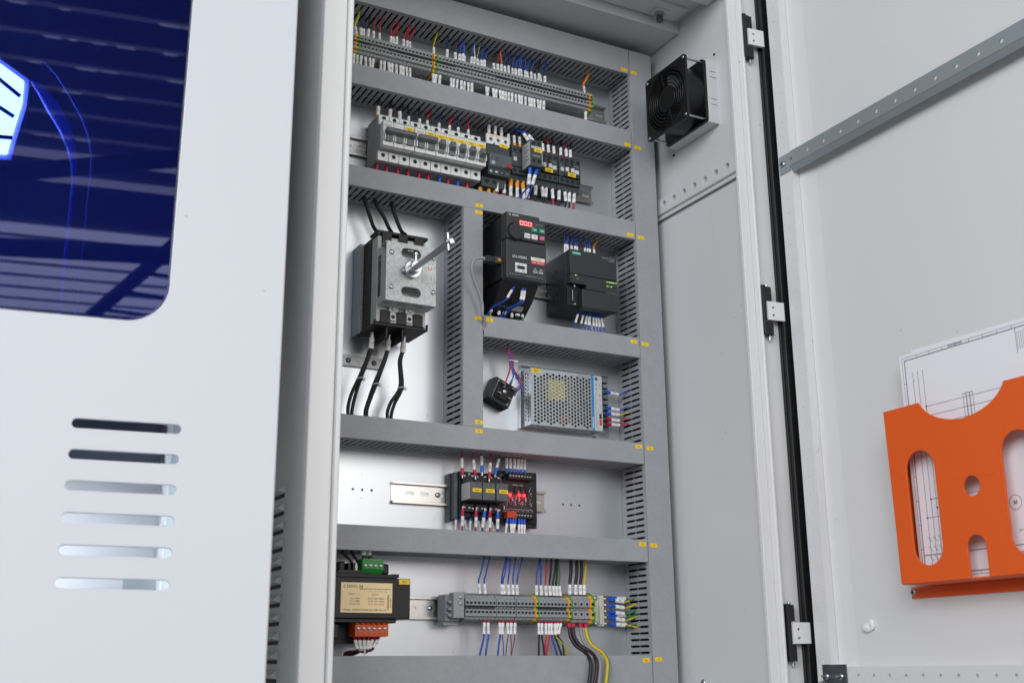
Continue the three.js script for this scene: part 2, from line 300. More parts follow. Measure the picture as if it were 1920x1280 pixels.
// ---------------------------------------------------------------- orange pocket and the drawings in it
{
  const p = thing('document_pocket', 'orange sheet metal document pocket with cut-outs fixed to the white door', 'pocket', [1.2, 1.2845, .6437]);
  const c = .6437, s = new THREE.Shape();
  s.moveTo(.519, 1.303); s.lineTo(c - .014, 1.303); s.lineTo(c - .014, 1.3405); s.absarc(c, 1.3405, .014, Math.PI, 0, true); s.lineTo(c + .014, 1.303); s.lineTo(2 * c - .519, 1.303);
  s.lineTo(2 * c - .515, 1.5316); s.lineTo(2 * c - .5764, 1.5321);
  s.quadraticCurveTo(2 * c - .592, 1.503, c, 1.4985); s.quadraticCurveTo(.592, 1.503, .5764, 1.5321); s.lineTo(.515, 1.5316); s.closePath();
  s.holes.push(slotPath(.5685, 1.397, .047, .1465, 10), slotPath(2 * c - .5685, 1.397, .047, .1465, 10), circ(c + .003, 1.4137, .0125));
  part(p, 'front_sheet', extr(s, .0016, .0006, 12).applyMatrix4(ZYX).translate(1.1715, 0, 0), MT.orange);
  part(p, 'side_sheet', B(1.1722, 1.2215, 1.3045, 1.531, .5155, .5175), MT.orange);
  part(p, 'side_sheet', B(1.1722, 1.2215, 1.3045, 1.531, 2 * c - .5175, 2 * c - .5155), MT.orange);
  part(p, 'bottom_sheet', B(1.1722, 1.2215, 1.3025, 1.3042, .519, 2 * c - .519), MT.orange);
  part(p, 'fixing_tab', B(1.2195, 1.2215, 1.2875, 1.3022, .4860, 2 * c - .4860, .0008), MT.orange);
  screw(p, 1.2192, 1.2960, .4905, .0048, 'x');
  const page = (seedN) => {
    const k = document.createElement('canvas'); k.width = 640; k.height = 900; const g = k.getContext('2d');
    g.fillStyle = '#eef0f6'; g.fillRect(0, 0, 640, 900); g.strokeStyle = '#30343c'; g.fillStyle = '#30343c';
    g.lineWidth = 3; g.strokeRect(26, 26, 588, 848); g.lineWidth = 1.2; g.strokeRect(14, 14, 612, 872);
    const L = (a, b, c2, d, w = 1.6) => { g.lineWidth = w; g.beginPath(); g.moveTo(a, b); g.lineTo(c2, d); g.stroke(); };
    for (let i = 1; i < 9; i++) { L(26 + i * 65, 14, 26 + i * 65, 26); L(14, 26 + i * 94, 26, 26 + i * 94); L(26 + i * 65, 874, 26 + i * 65, 886); }
    L(560, 26, 560, 120); for (let i = 0; i < 6; i++) L(566 + i * 8, 40, 566 + i * 8, 108, 1);
    for (const x of [62, 88, 114]) L(x, 80, x, 790);
    [[230, 114], [268, 88], [305, 62]].forEach(([y, x], i) => { L(x, y, 505, y); g.beginPath(); g.arc(x, y, 4, 0, 7); g.fill(); g.fillRect(500, y - 8, 20, 6); });
    for (const x of [296, 312, 328]) g.strokeRect(x, 216, 13, 104);
    L(300, 330, 300, 390); g.beginPath(); g.arc(302, 398, 12, 0, 7); g.stroke();
    [[590, 88], [625, 114], [660, 62]].forEach(([y, x]) => { L(x, y, 330, y); g.beginPath(); g.arc(x, y, 4, 0, 7); g.fill(); });
    for (const x of [62, 88, 114, 330, 360, 390]) { L(x, 690, x, 842); for (let y = 730; y < 830; y += 36) { L(x - 10, y, x + 10, y + 22); } }
    g.beginPath(); g.arc(470, 650, 26, 0, 7); g.stroke(); g.font = 'bold 20px sans-serif'; g.fillText('M', 461, 657);
    L(26, 800, 614, 800, 2.4); g.font = 'bold 15px sans-serif'; g.fillText('AutoDesk', 250, 22); g.fillText('MAIN CIRCUIT', 420, 832);
    g.font = '11px sans-serif'; for (let i = 0; i < 16; i++) g.fillText(['L1', 'L2', 'L3', 'QF1', 'W1', 'KM1', 'U1', 'V1'][(i + seedN) % 8], 60 + ((i * 137) % 480), 120 + ((i * 211) % 640));
    const t = new THREE.CanvasTexture(k); t.colorSpace = THREE.SRGBColorSpace; return new THREE.MeshStandardMaterial({ map: t, roughness: .7 });
  };
  const mA = page(0);
  const sheet = (label, x, z0, y0, w, h, rot, m) => {
    const t = thing('drawing_sheet', label, 'paper', [x, y0, z0 + w / 2], 'drawings in the orange pocket');
    const g = prep(new THREE.BoxGeometry(.0004, h, w)); const uv = g.attributes.uv, n = g.attributes.normal, ps = g.attributes.position;
    for (let i = 0; i < uv.count; i++) uv.setXY(i, ps.getZ(i) / w + .5, ps.getY(i) / h + .5);
    const m2 = new THREE.Mesh(g.rotateX(rot).translate(0, h / 2, 0), m); m2.name = 'printed_sheet'; m2.castShadow = m2.receiveShadow = true; t.add(m2);
  };
  sheet('printed circuit drawing standing foremost in the orange pocket', 1.196, .528, 1.3055, .215, .304, 0, mA);
  sheet('second drawing sheet showing as an edge behind the foremost drawing', 1.2, .545, 1.3055, .213, .307, .012, M('#f1f2f5', .7));
}

// ---------------------------------------------------------------- neighbouring machine: white front with slots and blue pane
{
  const o = [.1601, 1.4579, .34];
  const m = new THREE.Group(); m.name = numbered('machine_enclosure'); m.userData = { label: 'white machine enclosure front with six vent slots and a blue tinted window', category: 'machine' };
  m.applyMatrix4(M4([.9882258, -.00750846, .15281815], [.0153, .99864, -.0498], [-.1522374, .05150595, .98700097], o)); m.scale.setScalar(1.066); m.base = [0, 0, 0]; scene.add(m);
  const s = shapeOf([[-1.2, -.45], [.2034, -.45], [.2034, 1.15], [-1.2, 1.15]]);
  for (let i = 0; i < 6; i++) s.holes.push(slotPath(.0529, -.0316 * i, .1058, .0098, 8));
  s.holes.push(rrect(-.24, .0828, .113, .60, .043, THREE.Path));
  part(m, 'front_panel', extr(s, .0025, .0008, 12).translate(0, 0, -.0025), MT.machine);
  part(m, 'panel_return', B(.2022, .2046, -.45, 1.15, -.16, -.0026), MT.machine);
  part(m, 'window_pane', extr(rrect(-.238, .0808, .115, .598, .042), .0004, 0, 12).translate(0, 0, -.0012), new THREE.MeshPhysicalMaterial({ color: new THREE.Color().setRGB(.17, .225, .62), roughness: .008, transmission: 1, thickness: 0, ior: 1.5 }));
  // inside of the enclosure behind the pane
  const dark = M('#d6d9dc', .5);
  part(m, 'inner_back', B(-1.19, .12, .105, 1.14, -.605, -.60), dark);
  part(m, 'inner_side', B(.1205, .124, .105, 1.14, -.60, -.004), dark);
  part(m, 'inner_floor', B(-1.19, .12, .102, .1048, -.60, -.004), dark);
  part(m, 'inner_top', B(-1.19, .12, 1.1402, 1.143, -.60, -.004), dark);
  part(m, 'inner_partition', B(-1.193, -1.1902, .105, 1.14, -.60, -.004), dark);
  const lampG = new THREE.MeshStandardMaterial({ color: '#ffffff', emissive: '#ffffff', emissiveIntensity: 22, roughness: .5 });
  const lp = shapeOf([[-.26, .60], [-.135, .508], [-.106, .489], [-.105, .459], [-.1125, .403], [-.1145, .386], [-.26, .372]]);
  const lamp = part(m, 'work_light', extr(lp, .004).translate(0, 0, -.206), lampG);
  part(m, 'added_light_blocker', extr(shapeOf([[-.27, .61], [-.133, .515], [-.1, .494], [-.099, .457], [-.107, .40], [-.109, .379], [-.27, .365]]), .02).translate(0, 0, -.2265), M('#d6d9dc', .5));  // plate added to keep the lamp from lighting the back wall
  const tooth = (x0, y0, x1, y1, w) => part(m, 'light_bar', rod([x0, y0, -.2], [x1, y1, -.2], w, 6), M('#14263e', .5), lamp);
  tooth(-.165, .508, -.108, .4655, .0026); tooth(-.165, .466, -.112, .436, .0026); tooth(-.17, .403, -.110, .4065, .0026);
  const acr = M('#c6d4e8', .25), band = (pts, w, name) => { // curved frame strips
    const a = []; for (let i = 0; i + 1 < pts.length; i++) a.push(rod([pts[i][0], pts[i][1], -.12], [pts[i + 1][0], pts[i + 1][1], -.12], w[i], 8, w[i + 1])); part(m, name, a, acr);
  };
  band([[-.0875, .4445], [-.0739, .429], [-.0616, .412], [-.047, .389], [-.0372, .3648], [-.0318, .341], [-.0300, .32], [-.0294, .154]], [.003, .0062, .0082, .0078, .0056, .0036, .0024, .0015], 'inner_arch');
  band([[-.0804, .4751], [-.0629, .4577], [-.0444, .4309], [-.0283, .4038], [-.0195, .3824], [-.0143, .3605], [-.0125, .337], [-.0126, .155]], [.0006, .0012, .0014, .0014, .0012, .0011, .0009, .0007], 'outer_arch');
  // what shows through the slots
  part(m, 'dark_board', B(-.10, .0905, -.046, .05, -.056, -.05), M('#333c4b', .5));
  part(m, 'white_tray', B(-.16, .20, -.34, .02, -.128, -.12), MT.machine);
  part(m, 'inner_post', B(.0945, .10, -.24, .06, -.07, -.045, .001), MT.machine);
  part(m, 'side_sheet', B(.1002, .18, -.24, .06, -.075, -.07), M('#aeb6ba', .5));
  part(m, 'post_gap', B(.0907, .0943, -.24, .06, -.075, -.07), M('#aeb6ba', .5));
  const stripMat = new THREE.MeshStandardMaterial({ color: '#ffffff', emissive: '#f4f8ff', emissiveIntensity: 3, roughness: .5 });
  for (const [x, tx] of [[-.05, .03], [.185, .06]]) {                      // added unseen lights that brighten the tray behind the slots
    part(m, 'added_tray_light', B(x - .006, x + .006, -.26, -.03, -.0075, -.004), stripMat);
    const rl = new THREE.RectAreaLight(0xf4f8ff, 42, .010, .22); rl.position.set(x, -.145, -.0085); rl.lookAt(tx, -.145, -.12); rl.castShadow = true; m.add(rl);
  }
  part(m, 'grey_cover', B(.0628, .0929, -.175, -.13, -.0445, -.040), M('#9aa6a8', .5));
}

// ---------------------------------------------------------------- slotted wire ducts
const DZ = .0733;
function dogBone(shape, a, b0, b1, along) {                               // one slot with its break-off neck; along: the run's coordinate is x
  const w = .00185, nk = .0008, mid = (b0 + b1) / 2, P = [];
  const pt = (u, v) => P.push([u, v]);
  pt(a - w, b0 + .002); pt(a - w * .6, b0 + .0006); pt(a + w * .6, b0 + .0006); pt(a + w, b0 + .002);
  pt(a + w, mid - .0026); pt(a + nk, mid - .001); pt(a + nk, mid + .001); pt(a + w, mid + .0026);
  pt(a + w, b1 - .002); pt(a + w * .6, b1 - .0006); pt(a - w * .6, b1 - .0006); pt(a - w, b1 - .002);
  pt(a - w, mid + .0026); pt(a - nk, mid + .001); pt(a - nk, mid - .001); pt(a - w, mid - .0026);
  const h = new THREE.Path(); P.forEach((q, i) => (i ? h.lineTo(...q) : h.moveTo(...q))); h.closePath(); shape.holes.push(h);
}
function slotted(c0, c1, phase) {
  const s = shapeOf([[c0, .0006], [c1, .0006], [c1, DZ - .0025], [c0, DZ - .0025]]);
  for (let a = Math.ceil((c0 + .004 - phase) / .01) * .01 + phase; a < c1 - .004; a += .01) dogBone(s, a, .0112, .0645);
  return s;
}
const SLOT = .0062;                                                       // slot phase along X
const snap = (x) => Math.round((x - SLOT) / .01) * .01 + SLOT;
function duct(label, x0, x1, y0, y1, vertical, tags) {
  const t = thing('wire_duct', label, 'wire duct', [(x0 + x1) / 2, y0, 0], 'grey slotted wire ducts on the plate'), th = .0016;
  const tilt = rr(-.0009, .0009), mx = (x0 + x1) / 2, my = (y0 + y1) / 2;
  part(t, 'cover', B(x0 + .0006 - mx, x1 - .0006 - mx, y0 - .0002 - my, y1 + .0002 - my, DZ - .0018, DZ, .0007).rotateZ(vertical ? tilt * .5 : tilt).translate(mx, my, 0), MT.duct);
  if (vertical) {
    for (const x of [x0 + .0008, x1 - th - .0008]) part(t, 'side_wall', extr(slotted(y0, y1, .0052), th).applyMatrix4(YZX).translate(x, 0, 0), MT.duct);
    part(t, 'cover_lip', [B(x0 - .0004, x0 + .0007, y0, y1, DZ - .0075, DZ - .0019), B(x1 - .0007, x1 + .0004, y0, y1, DZ - .0075, DZ - .0019)], MT.duct);
  } else {
    for (const y of [y0 + .0008 + th, y1 - .0008]) part(t, 'side_wall', extr(slotted(x0, x1, SLOT), th).applyMatrix4(XZY).translate(0, y, 0), MT.duct);
    part(t, 'cover_lip', [B(x0, x1, y0 - .0004, y0 + .0007, DZ - .0075, DZ - .0019), B(x0, x1, y1 - .0007, y1 + .0004, DZ - .0075, DZ - .0019)], MT.duct);
  }
  const n = vertical ? Math.round((y1 - y0) / .06) : Math.round((x1 - x0) / .06), bd = thing('cable_bundle', 'dark cables in the ' + label.replace(/wire duct/, 'duct').split(',')[0], 'cables', [(x0 + x1) / 2, (y0 + y1) / 2, .03], 'cable bundles inside the ducts');
  const span = vertical ? x1 - x0 : y1 - y0, lo = vertical ? x0 : y0, rad = span > .04 ? .0062 : .0047, rows = span > .04 ? 3 : 3;
  for (let a = 0; a < rows; a++) for (let b = 0; b < 4; b++) {
    const c = lo + .0052 + rad + a * (span - .0104 - 2 * rad) / (rows - 1), P = [];
    for (let i = 0; i <= n; i++) { const u = (vertical ? y0 : x0) + .002 + ((vertical ? y1 - y0 : x1 - x0) - .004) * i / n, cc = c + rr(-.0012, .0012), zz = .0098 + b * .0148 + rr(-.002, .002); P.push(vertical ? [cc, u, zz] : [u, cc, zz]); }
    part(bd, 'cable', tube(P, rad, n * 3, 6), [MT.rubber, MT.rubber, M('#16213f', .5)][(a + b) % 3]);
  }
  for (const [s, x, y] of tags || []) part(t, 'number_label', decal(yellowCell(s), x, y, DZ, .0135, .0064, (rnd() - .5) * .06), sheetMat, t, true);
  return t;
}
const HL = .47, HR = 1.0826;
duct('wide grey wire duct running under the cabinet ceiling', HL, HR, 2.2335, 2.282, false, [['1', 1.0715, 2.2395]]);
duct('grey wire duct between the long terminal strip and the breaker row', HL, HR, 2.087, 2.1215, false, [['3', 1.0725, 2.0925]]);
duct('grey wire duct below the breaker row, above the drive', HL, HR, 1.9152, 1.9484, false, [['5', 1.0715, 1.922], ['4', .7795, 1.9215]]);
duct('short grey wire duct below the drive and controller', .7875, HR, 1.704, 1.738, false, [['9', 1.0705, 1.730], ['8', .7975, 1.7315]]);
duct('grey wire duct below the power supply and disconnect cables', HL, HR, 1.5235, 1.5578, false, [['13', 1.072, 1.5515], ['11', .779, 1.5515]]);
duct('grey wire duct between the relay row and the transformer row', HL, HR, 1.365, 1.3998, false, [['14', 1.072, 1.393]]);
duct('lowest grey wire duct, below the transformer', HL, HR, 1.16, 1.2205, false, [['16', 1.071, 1.2135]]);
duct('wide upright grey wire duct along the perforated cabinet wall', 1.0834, 1.1318, 1.16, 2.2822, true, [['2', 1.0928, 2.2380], ['4', 1.0945, 2.0905], ['6', 1.0935, 1.9205], ['10', 1.0935, 1.7285], ['12', 1.0945, 1.5505], ['15', 1.0945, 1.392], ['17', 1.0945, 1.2150]]);
duct('short upright grey wire duct beside the disconnect switch', .7515, .7868, 1.5582, 1.9148, true, [['5', .779, 1.9095], ['7', .7785, 1.7315], ['10', .779, 1.5655]]);
// ---------------------------------------------------------------- wires with printed marker sleeves
const WC = { r: '#b3173c', n: '#1c2f72', b: '#1f4fb0', k: '#151517', o: '#e8861c', y: '#d9b51e', yg: '#b9b427', w: '#cfd2d4', g: '#8d9194', gr: '#2f7d46', m: '#33141c', dr: '#7c1226' };
const CC = { r: '#b8143f', b: '#1d5fd0', o: '#f0a41c', k: '#17181a', n: '#22357c' };
function sleeve(s, p, d, L, r) {                                          // printed sleeve from p along d
  const c = markCellV(s), D = new THREE.Vector3(...d).normalize();
  const g = prep(new THREE.CylinderGeometry(r, r, L, 10)); const uv = g.attributes.uv, n = g.attributes.normal;
  for (let i = 0; i < uv.count; i++) if (Math.abs(n.getY(i)) > .7) uv.setXY(i, .02, .02);
  toCell(g, c); g.rotateY(.6); g.applyQuaternion(new THREE.Quaternion().setFromUnitVectors(UPV, D));
  return g.translate(p[0] + D.x * L / 2, p[1] + D.y * L / 2, p[2] + D.z * L / 2);
}
const mv = {};
function markCellV(s) { return mv[s] ??= cell(84, 96, (c, w, h) => { bg(c, w, h, '#f4f4f2'); for (const x of [w * .17, w * .5, w * .83]) { c.save(); c.translate(x, h * .5); c.rotate(-Math.PI / 2); txt(c, s, 0, 0, 21, '#2c2d32', 'sans-serif', 'normal'); c.restore(); } }); }
const TXT = ['201', '245', '412', '300', '612', '107', '7L1', '232', 'W2', '444', '14', '221'];
function wire(name, label, group, p0, dir, o, path) {
  const D = new THREE.Vector3(...dir).normalize(), at = (s) => [p0[0] + D.x * s, p0[1] + D.y * s, p0[2] + D.z * s];
  const t = thing(name, label, 'wire', p0, group), lc = o.lc || 0, lm = o.lm || 0;
  if (o.pin) part(t, 'pin', rod(at(-o.pin), at(.0005), .0012, 8), MT.steel);
  if (lc) part(t, 'crimp_sleeve', rod(p0, at(lc), o.rc || .0024, 10, (o.rc || .0024) * .9), M(CC[o.cc || 'b'], .4));
  if (lm) part(t, 'marker_sleeve', sleeve(o.s || TXT[Math.floor(rnd() * TXT.length)], at(lc + .0002), dir, lm, o.rm || .0022), sheetMat, t, true);
  part(t, 'insulation', tube([at(lc + lm - .001), at(lc + lm + .004), ...path], o.rw || .0011, 18, 7), M(WC[o.wc], .42));
  return t;
}

// ---------------------------------------------------------------- top-hat rails
function rail(label, x0, x1, yc) {
  const t = thing('mounting_rail', label, 'rail', [(x0 + x1) / 2, yc, 0], 'steel top-hat rails on the plate');
  const s = shapeOf([[x0, yc - .0125], [x1, yc - .0125], [x1, yc + .0125], [x0, yc + .0125]]);
  for (let x = x1 - .012; x > x0 + .01; x -= .025) s.holes.push(slotPath(x, yc, .0145, .0055, 5));
  part(t, 'web', extr(s, .001).translate(0, 0, .0003), MT.rail);
  for (const k of [-1, 1]) part(t, 'flange', [B(x0, x1, yc + k * .0126, yc + k * .0136, .0003, .0066), B(x0, x1, yc + k * .0126, yc + k * .0166, .0066, .0077, .0003)], MT.rail);
  return t;
}
rail('steel rail carrying the long terminal strip', .56, 1.0735, 2.1785);
rail('steel rail carrying breakers and contactors', .5, 1.04, 2.014);
rail('steel rail behind the drive and controller', .86, 1.05, 1.822);
const rl5 = rail('slotted steel rail carrying the small relays', .6665, .933, 1.461);
part(rl5, 'screw', screwHead(.7437, 1.461, .0013, .0042), MT.steel);
rail('steel rail beside the black transformer', .6, 1.015, 1.2905);

// ---------------------------------------------------------------- feed-through terminals
function termProfile(k) { return shapeOf([[-.021, .008], [-.0213, .032], [-.0172, .0440], [-.0134, .0458], [-.0126, .050], [-.0028, .050], [-.0028, .0440], [.0028, .0440], [.0028, .050], [.0126, .050], [.0134, .0458], [.0172, .0440], [.0213, .032], [.021, .008]].map(([y, z]) => [y * k, z])); }
function terminal(w, k, label, group, bridge) {
  const t = thing('terminal_block', label, 'terminal block', [0, 0, 0], group);
  part(t, 'body', extr(termProfile(k), w - .0004, 0).applyMatrix4(YZX).translate(.0002, 0, 0), MT.term);
  const r = Math.min(.0021, w * .33);
  for (const s of [1, -1]) part(t, 'dark_recess_disc', new THREE.CylinderGeometry(r, r, .0006, 10).rotateX(Math.PI / 2).translate(w / 2, s * .0066 * k, .0501), MT.hole);  // dark disc stands in for the shade inside the screw recess
  if (bridge) part(t, 'bridge_screw', new THREE.SphereGeometry(r * .85, 8, 5).translate(w / 2, 0, .0458), MT.steel);
  else part(t, 'marker_channel', B(.0004, w - .0004, -.0026 * k, .0026 * k, .0439, .0443), M('#3a3d3f', .6));
  return t;
}
function peTerminal(w, k, label, group) {
  const t = thing('earth_terminal', label, 'terminal block', [0, 0, 0], group);
  part(t, 'yellow_half', extr(termProfile(k), w * .58).applyMatrix4(YZX), MT.peYellow);
  part(t, 'green_half', extr(termProfile(k * 1.03), w * .4).applyMatrix4(YZX).translate(w * .59, 0, 0), MT.peGreen);
  for (const s of [1, -1]) part(t, 'dark_recess_disc', new THREE.CylinderGeometry(w * .28, w * .28, .0006, 10).rotateX(Math.PI / 2).translate(w * .5, s * .0066 * k, .0502), MT.hole);  // recess shade put in as a dark disc on the face
  return t;
}
const place = (t, first, x, y, lab) => { if (first) { t.position.set(x, y, 0); return t; } return copy(t, [x, y, 0], lab); };
{
  const plain = terminal(.0063, 1, 'narrow grey terminal in the long strip beneath the cabinet ceiling', 'grey terminals of the long strip'), Y = 2.1752;
  const bridged = terminal(.0063, 1, 'narrow grey terminal with a bright jumper screw in the long strip', 'jumpered terminals of the long strip', true);
  const pe = peTerminal(.0078, 1, 'yellow and green earth terminal in the long strip', 'earth terminals of the long strip');
  let f = true, fb = true; const put = (x, br) => { if (br) { place(bridged, fb, x, Y); fb = false; } else { place(plain, f, x, Y); f = false; } };
  for (let i = 0; i < 2; i++) put(.5565 + i * .0065);
  for (let i = 0; i < 20; i++) put(.5765 + i * .00645, i >= 3 && i < 8);
  for (let i = 0; i < 17; i++) put(.7153 + i * .00651, i >= 5 && i < 17);
  for (let i = 0; i < 29; i++) put(.8262 + i * .00636);
  place(pe, true, .5695, Y); place(pe, false, .7068, Y); place(pe, false, 1.0112, Y);
}
const G6 = 'grey terminals of the lower strip';
{
  const Y = 1.2906, a = terminal(.0063, 1, 'narrow grey terminal in the lower strip beside the transformer', G6), b = terminal(.0064, 1, 'narrow grey terminal with a bright jumper screw in the lower strip', 'jumpered terminals of the lower strip', true);
  let fa = true, fb = true; const A = (x) => { place(a, fa, x, Y); fa = false; }, Bq = (x) => { place(b, fb, x, Y); fb = false; };
  for (let i = 0; i < 8; i++) A(.7685 + i * .0064);
  for (let i = 0; i < 5; i++) Bq(.8205 + i * .0065);
  for (let i = 0; i < 5; i++) Bq(.8545 + i * .0065);
  for (let i = 0; i < 8; i++) A(.8942 + i * .0064);
  const pe = peTerminal(.0068, 1.04, 'narrow yellow and green earth terminal in the lower strip', 'narrow earth terminals of the lower strip');
  place(pe, true, .8872, Y); place(pe, false, .9456, Y);
  const big = terminal(.0104, 1.15, 'wide grey power terminal at the end of the lower strip', 'wide power terminals of the lower strip', true);
  for (let i = 0; i < 3; i++) place(big, i === 0, .9532 + i * .0106, Y);
  place(peTerminal(.0098, 1.2, 'wide yellow and green earth terminal beside the brass earth bar'), true, .9852, Y);
  // end clamp
  const c = thing('end_clamp', 'ribbed grey end clamp closing the lower terminal strip', 'end clamp', [.752, 1.29, 0]);
  part(c, 'clamp_body', [B(.742, .7655, 1.2705, 1.3095, .008, .036, .001), B(.748, .7655, 1.2745, 1.3115, .036, .052, .001), B(.742, .7655, 1.2650, 1.2700, .008, .03)], MT.term);
  for (const y of [1.3045, 1.2955]) part(c, 'dark_recess_disc', screwHead(.7595, y, .052, .0030), MT.steel);
  part(c, 'clamp_rib', [B(.743, .7478, 1.277, 1.281, .0361, .046), B(.743, .7478, 1.286, 1.290, .0361, .046), B(.743, .7478, 1.296, 1.300, .0361, .046)], MT.term);
}
const bolt6 = screwHead(.7325, 1.2905, .0015, .0042);
{ const t = thing('rail_stop', 'small steel stop screw on the rail beside the grey end clamp', 'screw', [.7325, 1.2905, .0015]); part(t, 'screw_head', bolt6, MT.steel); part(t, 'washer', new THREE.CylinderGeometry(.0058, .0058, .0006, 16).rotateX(Math.PI / 2).translate(.7325, 1.2905, .0016), MT.steel); }

// wires of the long strip
const cn = { r: 'red', n: 'dark blue', b: 'blue', k: 'black', o: 'orange', y: 'yellow', yg: 'yellow green', w: 'white', g: 'grey', gr: 'green', dr: 'dark red', m: 'maroon' };
for (const [x, c] of [[573.2, 'yg'], [580.9, 'n'], [585.7, 'n'], [592.7, 'k'], [602.8, 'r'], [613.1, 'r'], [632.5, 'r'], [638.4, 'r'], [643.4, 'r'], [655.8, 'r'], [662.2, 'r'], [667.7, 'r'], [711, 'y'], [735.1, 'n'], [750.5, 'n'], [758.3, 'b'], [764.2, 'b'], [767.5, 'b'], [780.6, 'b'], [786, 'w'], [793.6, 'g'], [800.4, 'b'], [805.8, 'b'], [824.6, 'k'], [831.5, 'r'], [838.1, 'o'], [845.9, 'n'], [852.8, 'n'], [860.7, 'b'], [866.8, 'b'], [872.9, 'b'], [878.6, 'b'], [885.6, 'b'], [890.6, 'b'], [897.7, 'b'], [905.3, 'k'], [911.3, 'k'], [917.3, 'b'], [924.8, 'n'], [1006.8, 'o']]) {
  const X = x / 1000, thick = c === 'yg' || c === 'o' && X > 1, sx = snap(X + rr(.001, .008));
  wire('control_wire', `${cn[c]} wire with white marker rising from the long strip into the ceiling duct`, `${cn[c]} wires above the long strip`, [X, 2.1912, .0415], [rr(-.12, .1), 1, rr(-.1, .05)],
    { lm: rr(.0125, .0155), rm: rr(.0020, .0028), rw: thick ? .0021 : .00105, wc: c }, [[X + (sx - X) * .5, 2.222, .042], [sx, 2.2345, .043], [sx, 2.246, .040]]);
}
for (const x of [571, 576.8, 583.6, 590.3, 597.7, 604.9, 617.7, 623.4, 630.9, 637.4, 644.2, 651.7, 656.8, 662.6, 668.6, 711.1, 717.1, 723.8, 743.7, 749.5, 756.1, 763.2, 769.8, 776, 782.7, 809.6, 814.7, 822.9, 830.4, 836, 842.6, 848.1, 853.7, 860.2, 866.8, 873.2, 879.3, 886.3, 893.4, 898.6, 903.9, 910.2, 916.7, 923.5, 1009.3]) {
  const X = x / 1000, c = X < .7 ? 'r' : X > 1 ? 'o' : 'n', sx = snap(X);
  wire('control_wire', `${cn[c]} wire with white marker hanging below the long strip`, `${cn[c]} wires below the long strip`, [X, 2.1620, .0395], [rr(-.1, .1), -1, rr(-.05, .05)],
    { lc: .0052, cc: c, rc: .0019, lm: rr(.0165, .020), rm: rr(.0020, .0028), rw: .00115, wc: c }, [[sx, 2.124, .041], [sx, 2.112, .040]]);
}

// ---------------------------------------------------------------- row of breakers
const greenCell = cell(150, 34, (c, w, h) => { bg(c, w, h, '#dfe1df'); txt(c, 'Schneider', w / 2, h / 2, 30, '#1f9e6a', 'sans-serif', 'bold', 'center', w - 4); });
const ratingCell = cell(150, 70, (c, w, h) => { bg(c, w, h, '#dfe1df'); txt(c, 'EasyPact EZ9', 4, 14, 22, '#4a4d50', 'sans-serif', 'bold', 'left'); txt(c, 'C32  400V~', 4, 38, 20, '#4a4d50', 'sans-serif', 'normal', 'left'); txt(c, '4500A  50/60Hz', 4, 58, 14, '#6a6d70', 'sans-serif', 'normal', 'left'); });
const slimCell = cell(26, 90, (c, w, h) => { bg(c, w, h, '#dfe1df'); c.save(); c.translate(w / 2, h / 2); c.rotate(-Math.PI / 2); txt(c, 'C10 4500A', 0, 0, 17, '#55585b', 'sans-serif', 'normal'); c.restore(); });
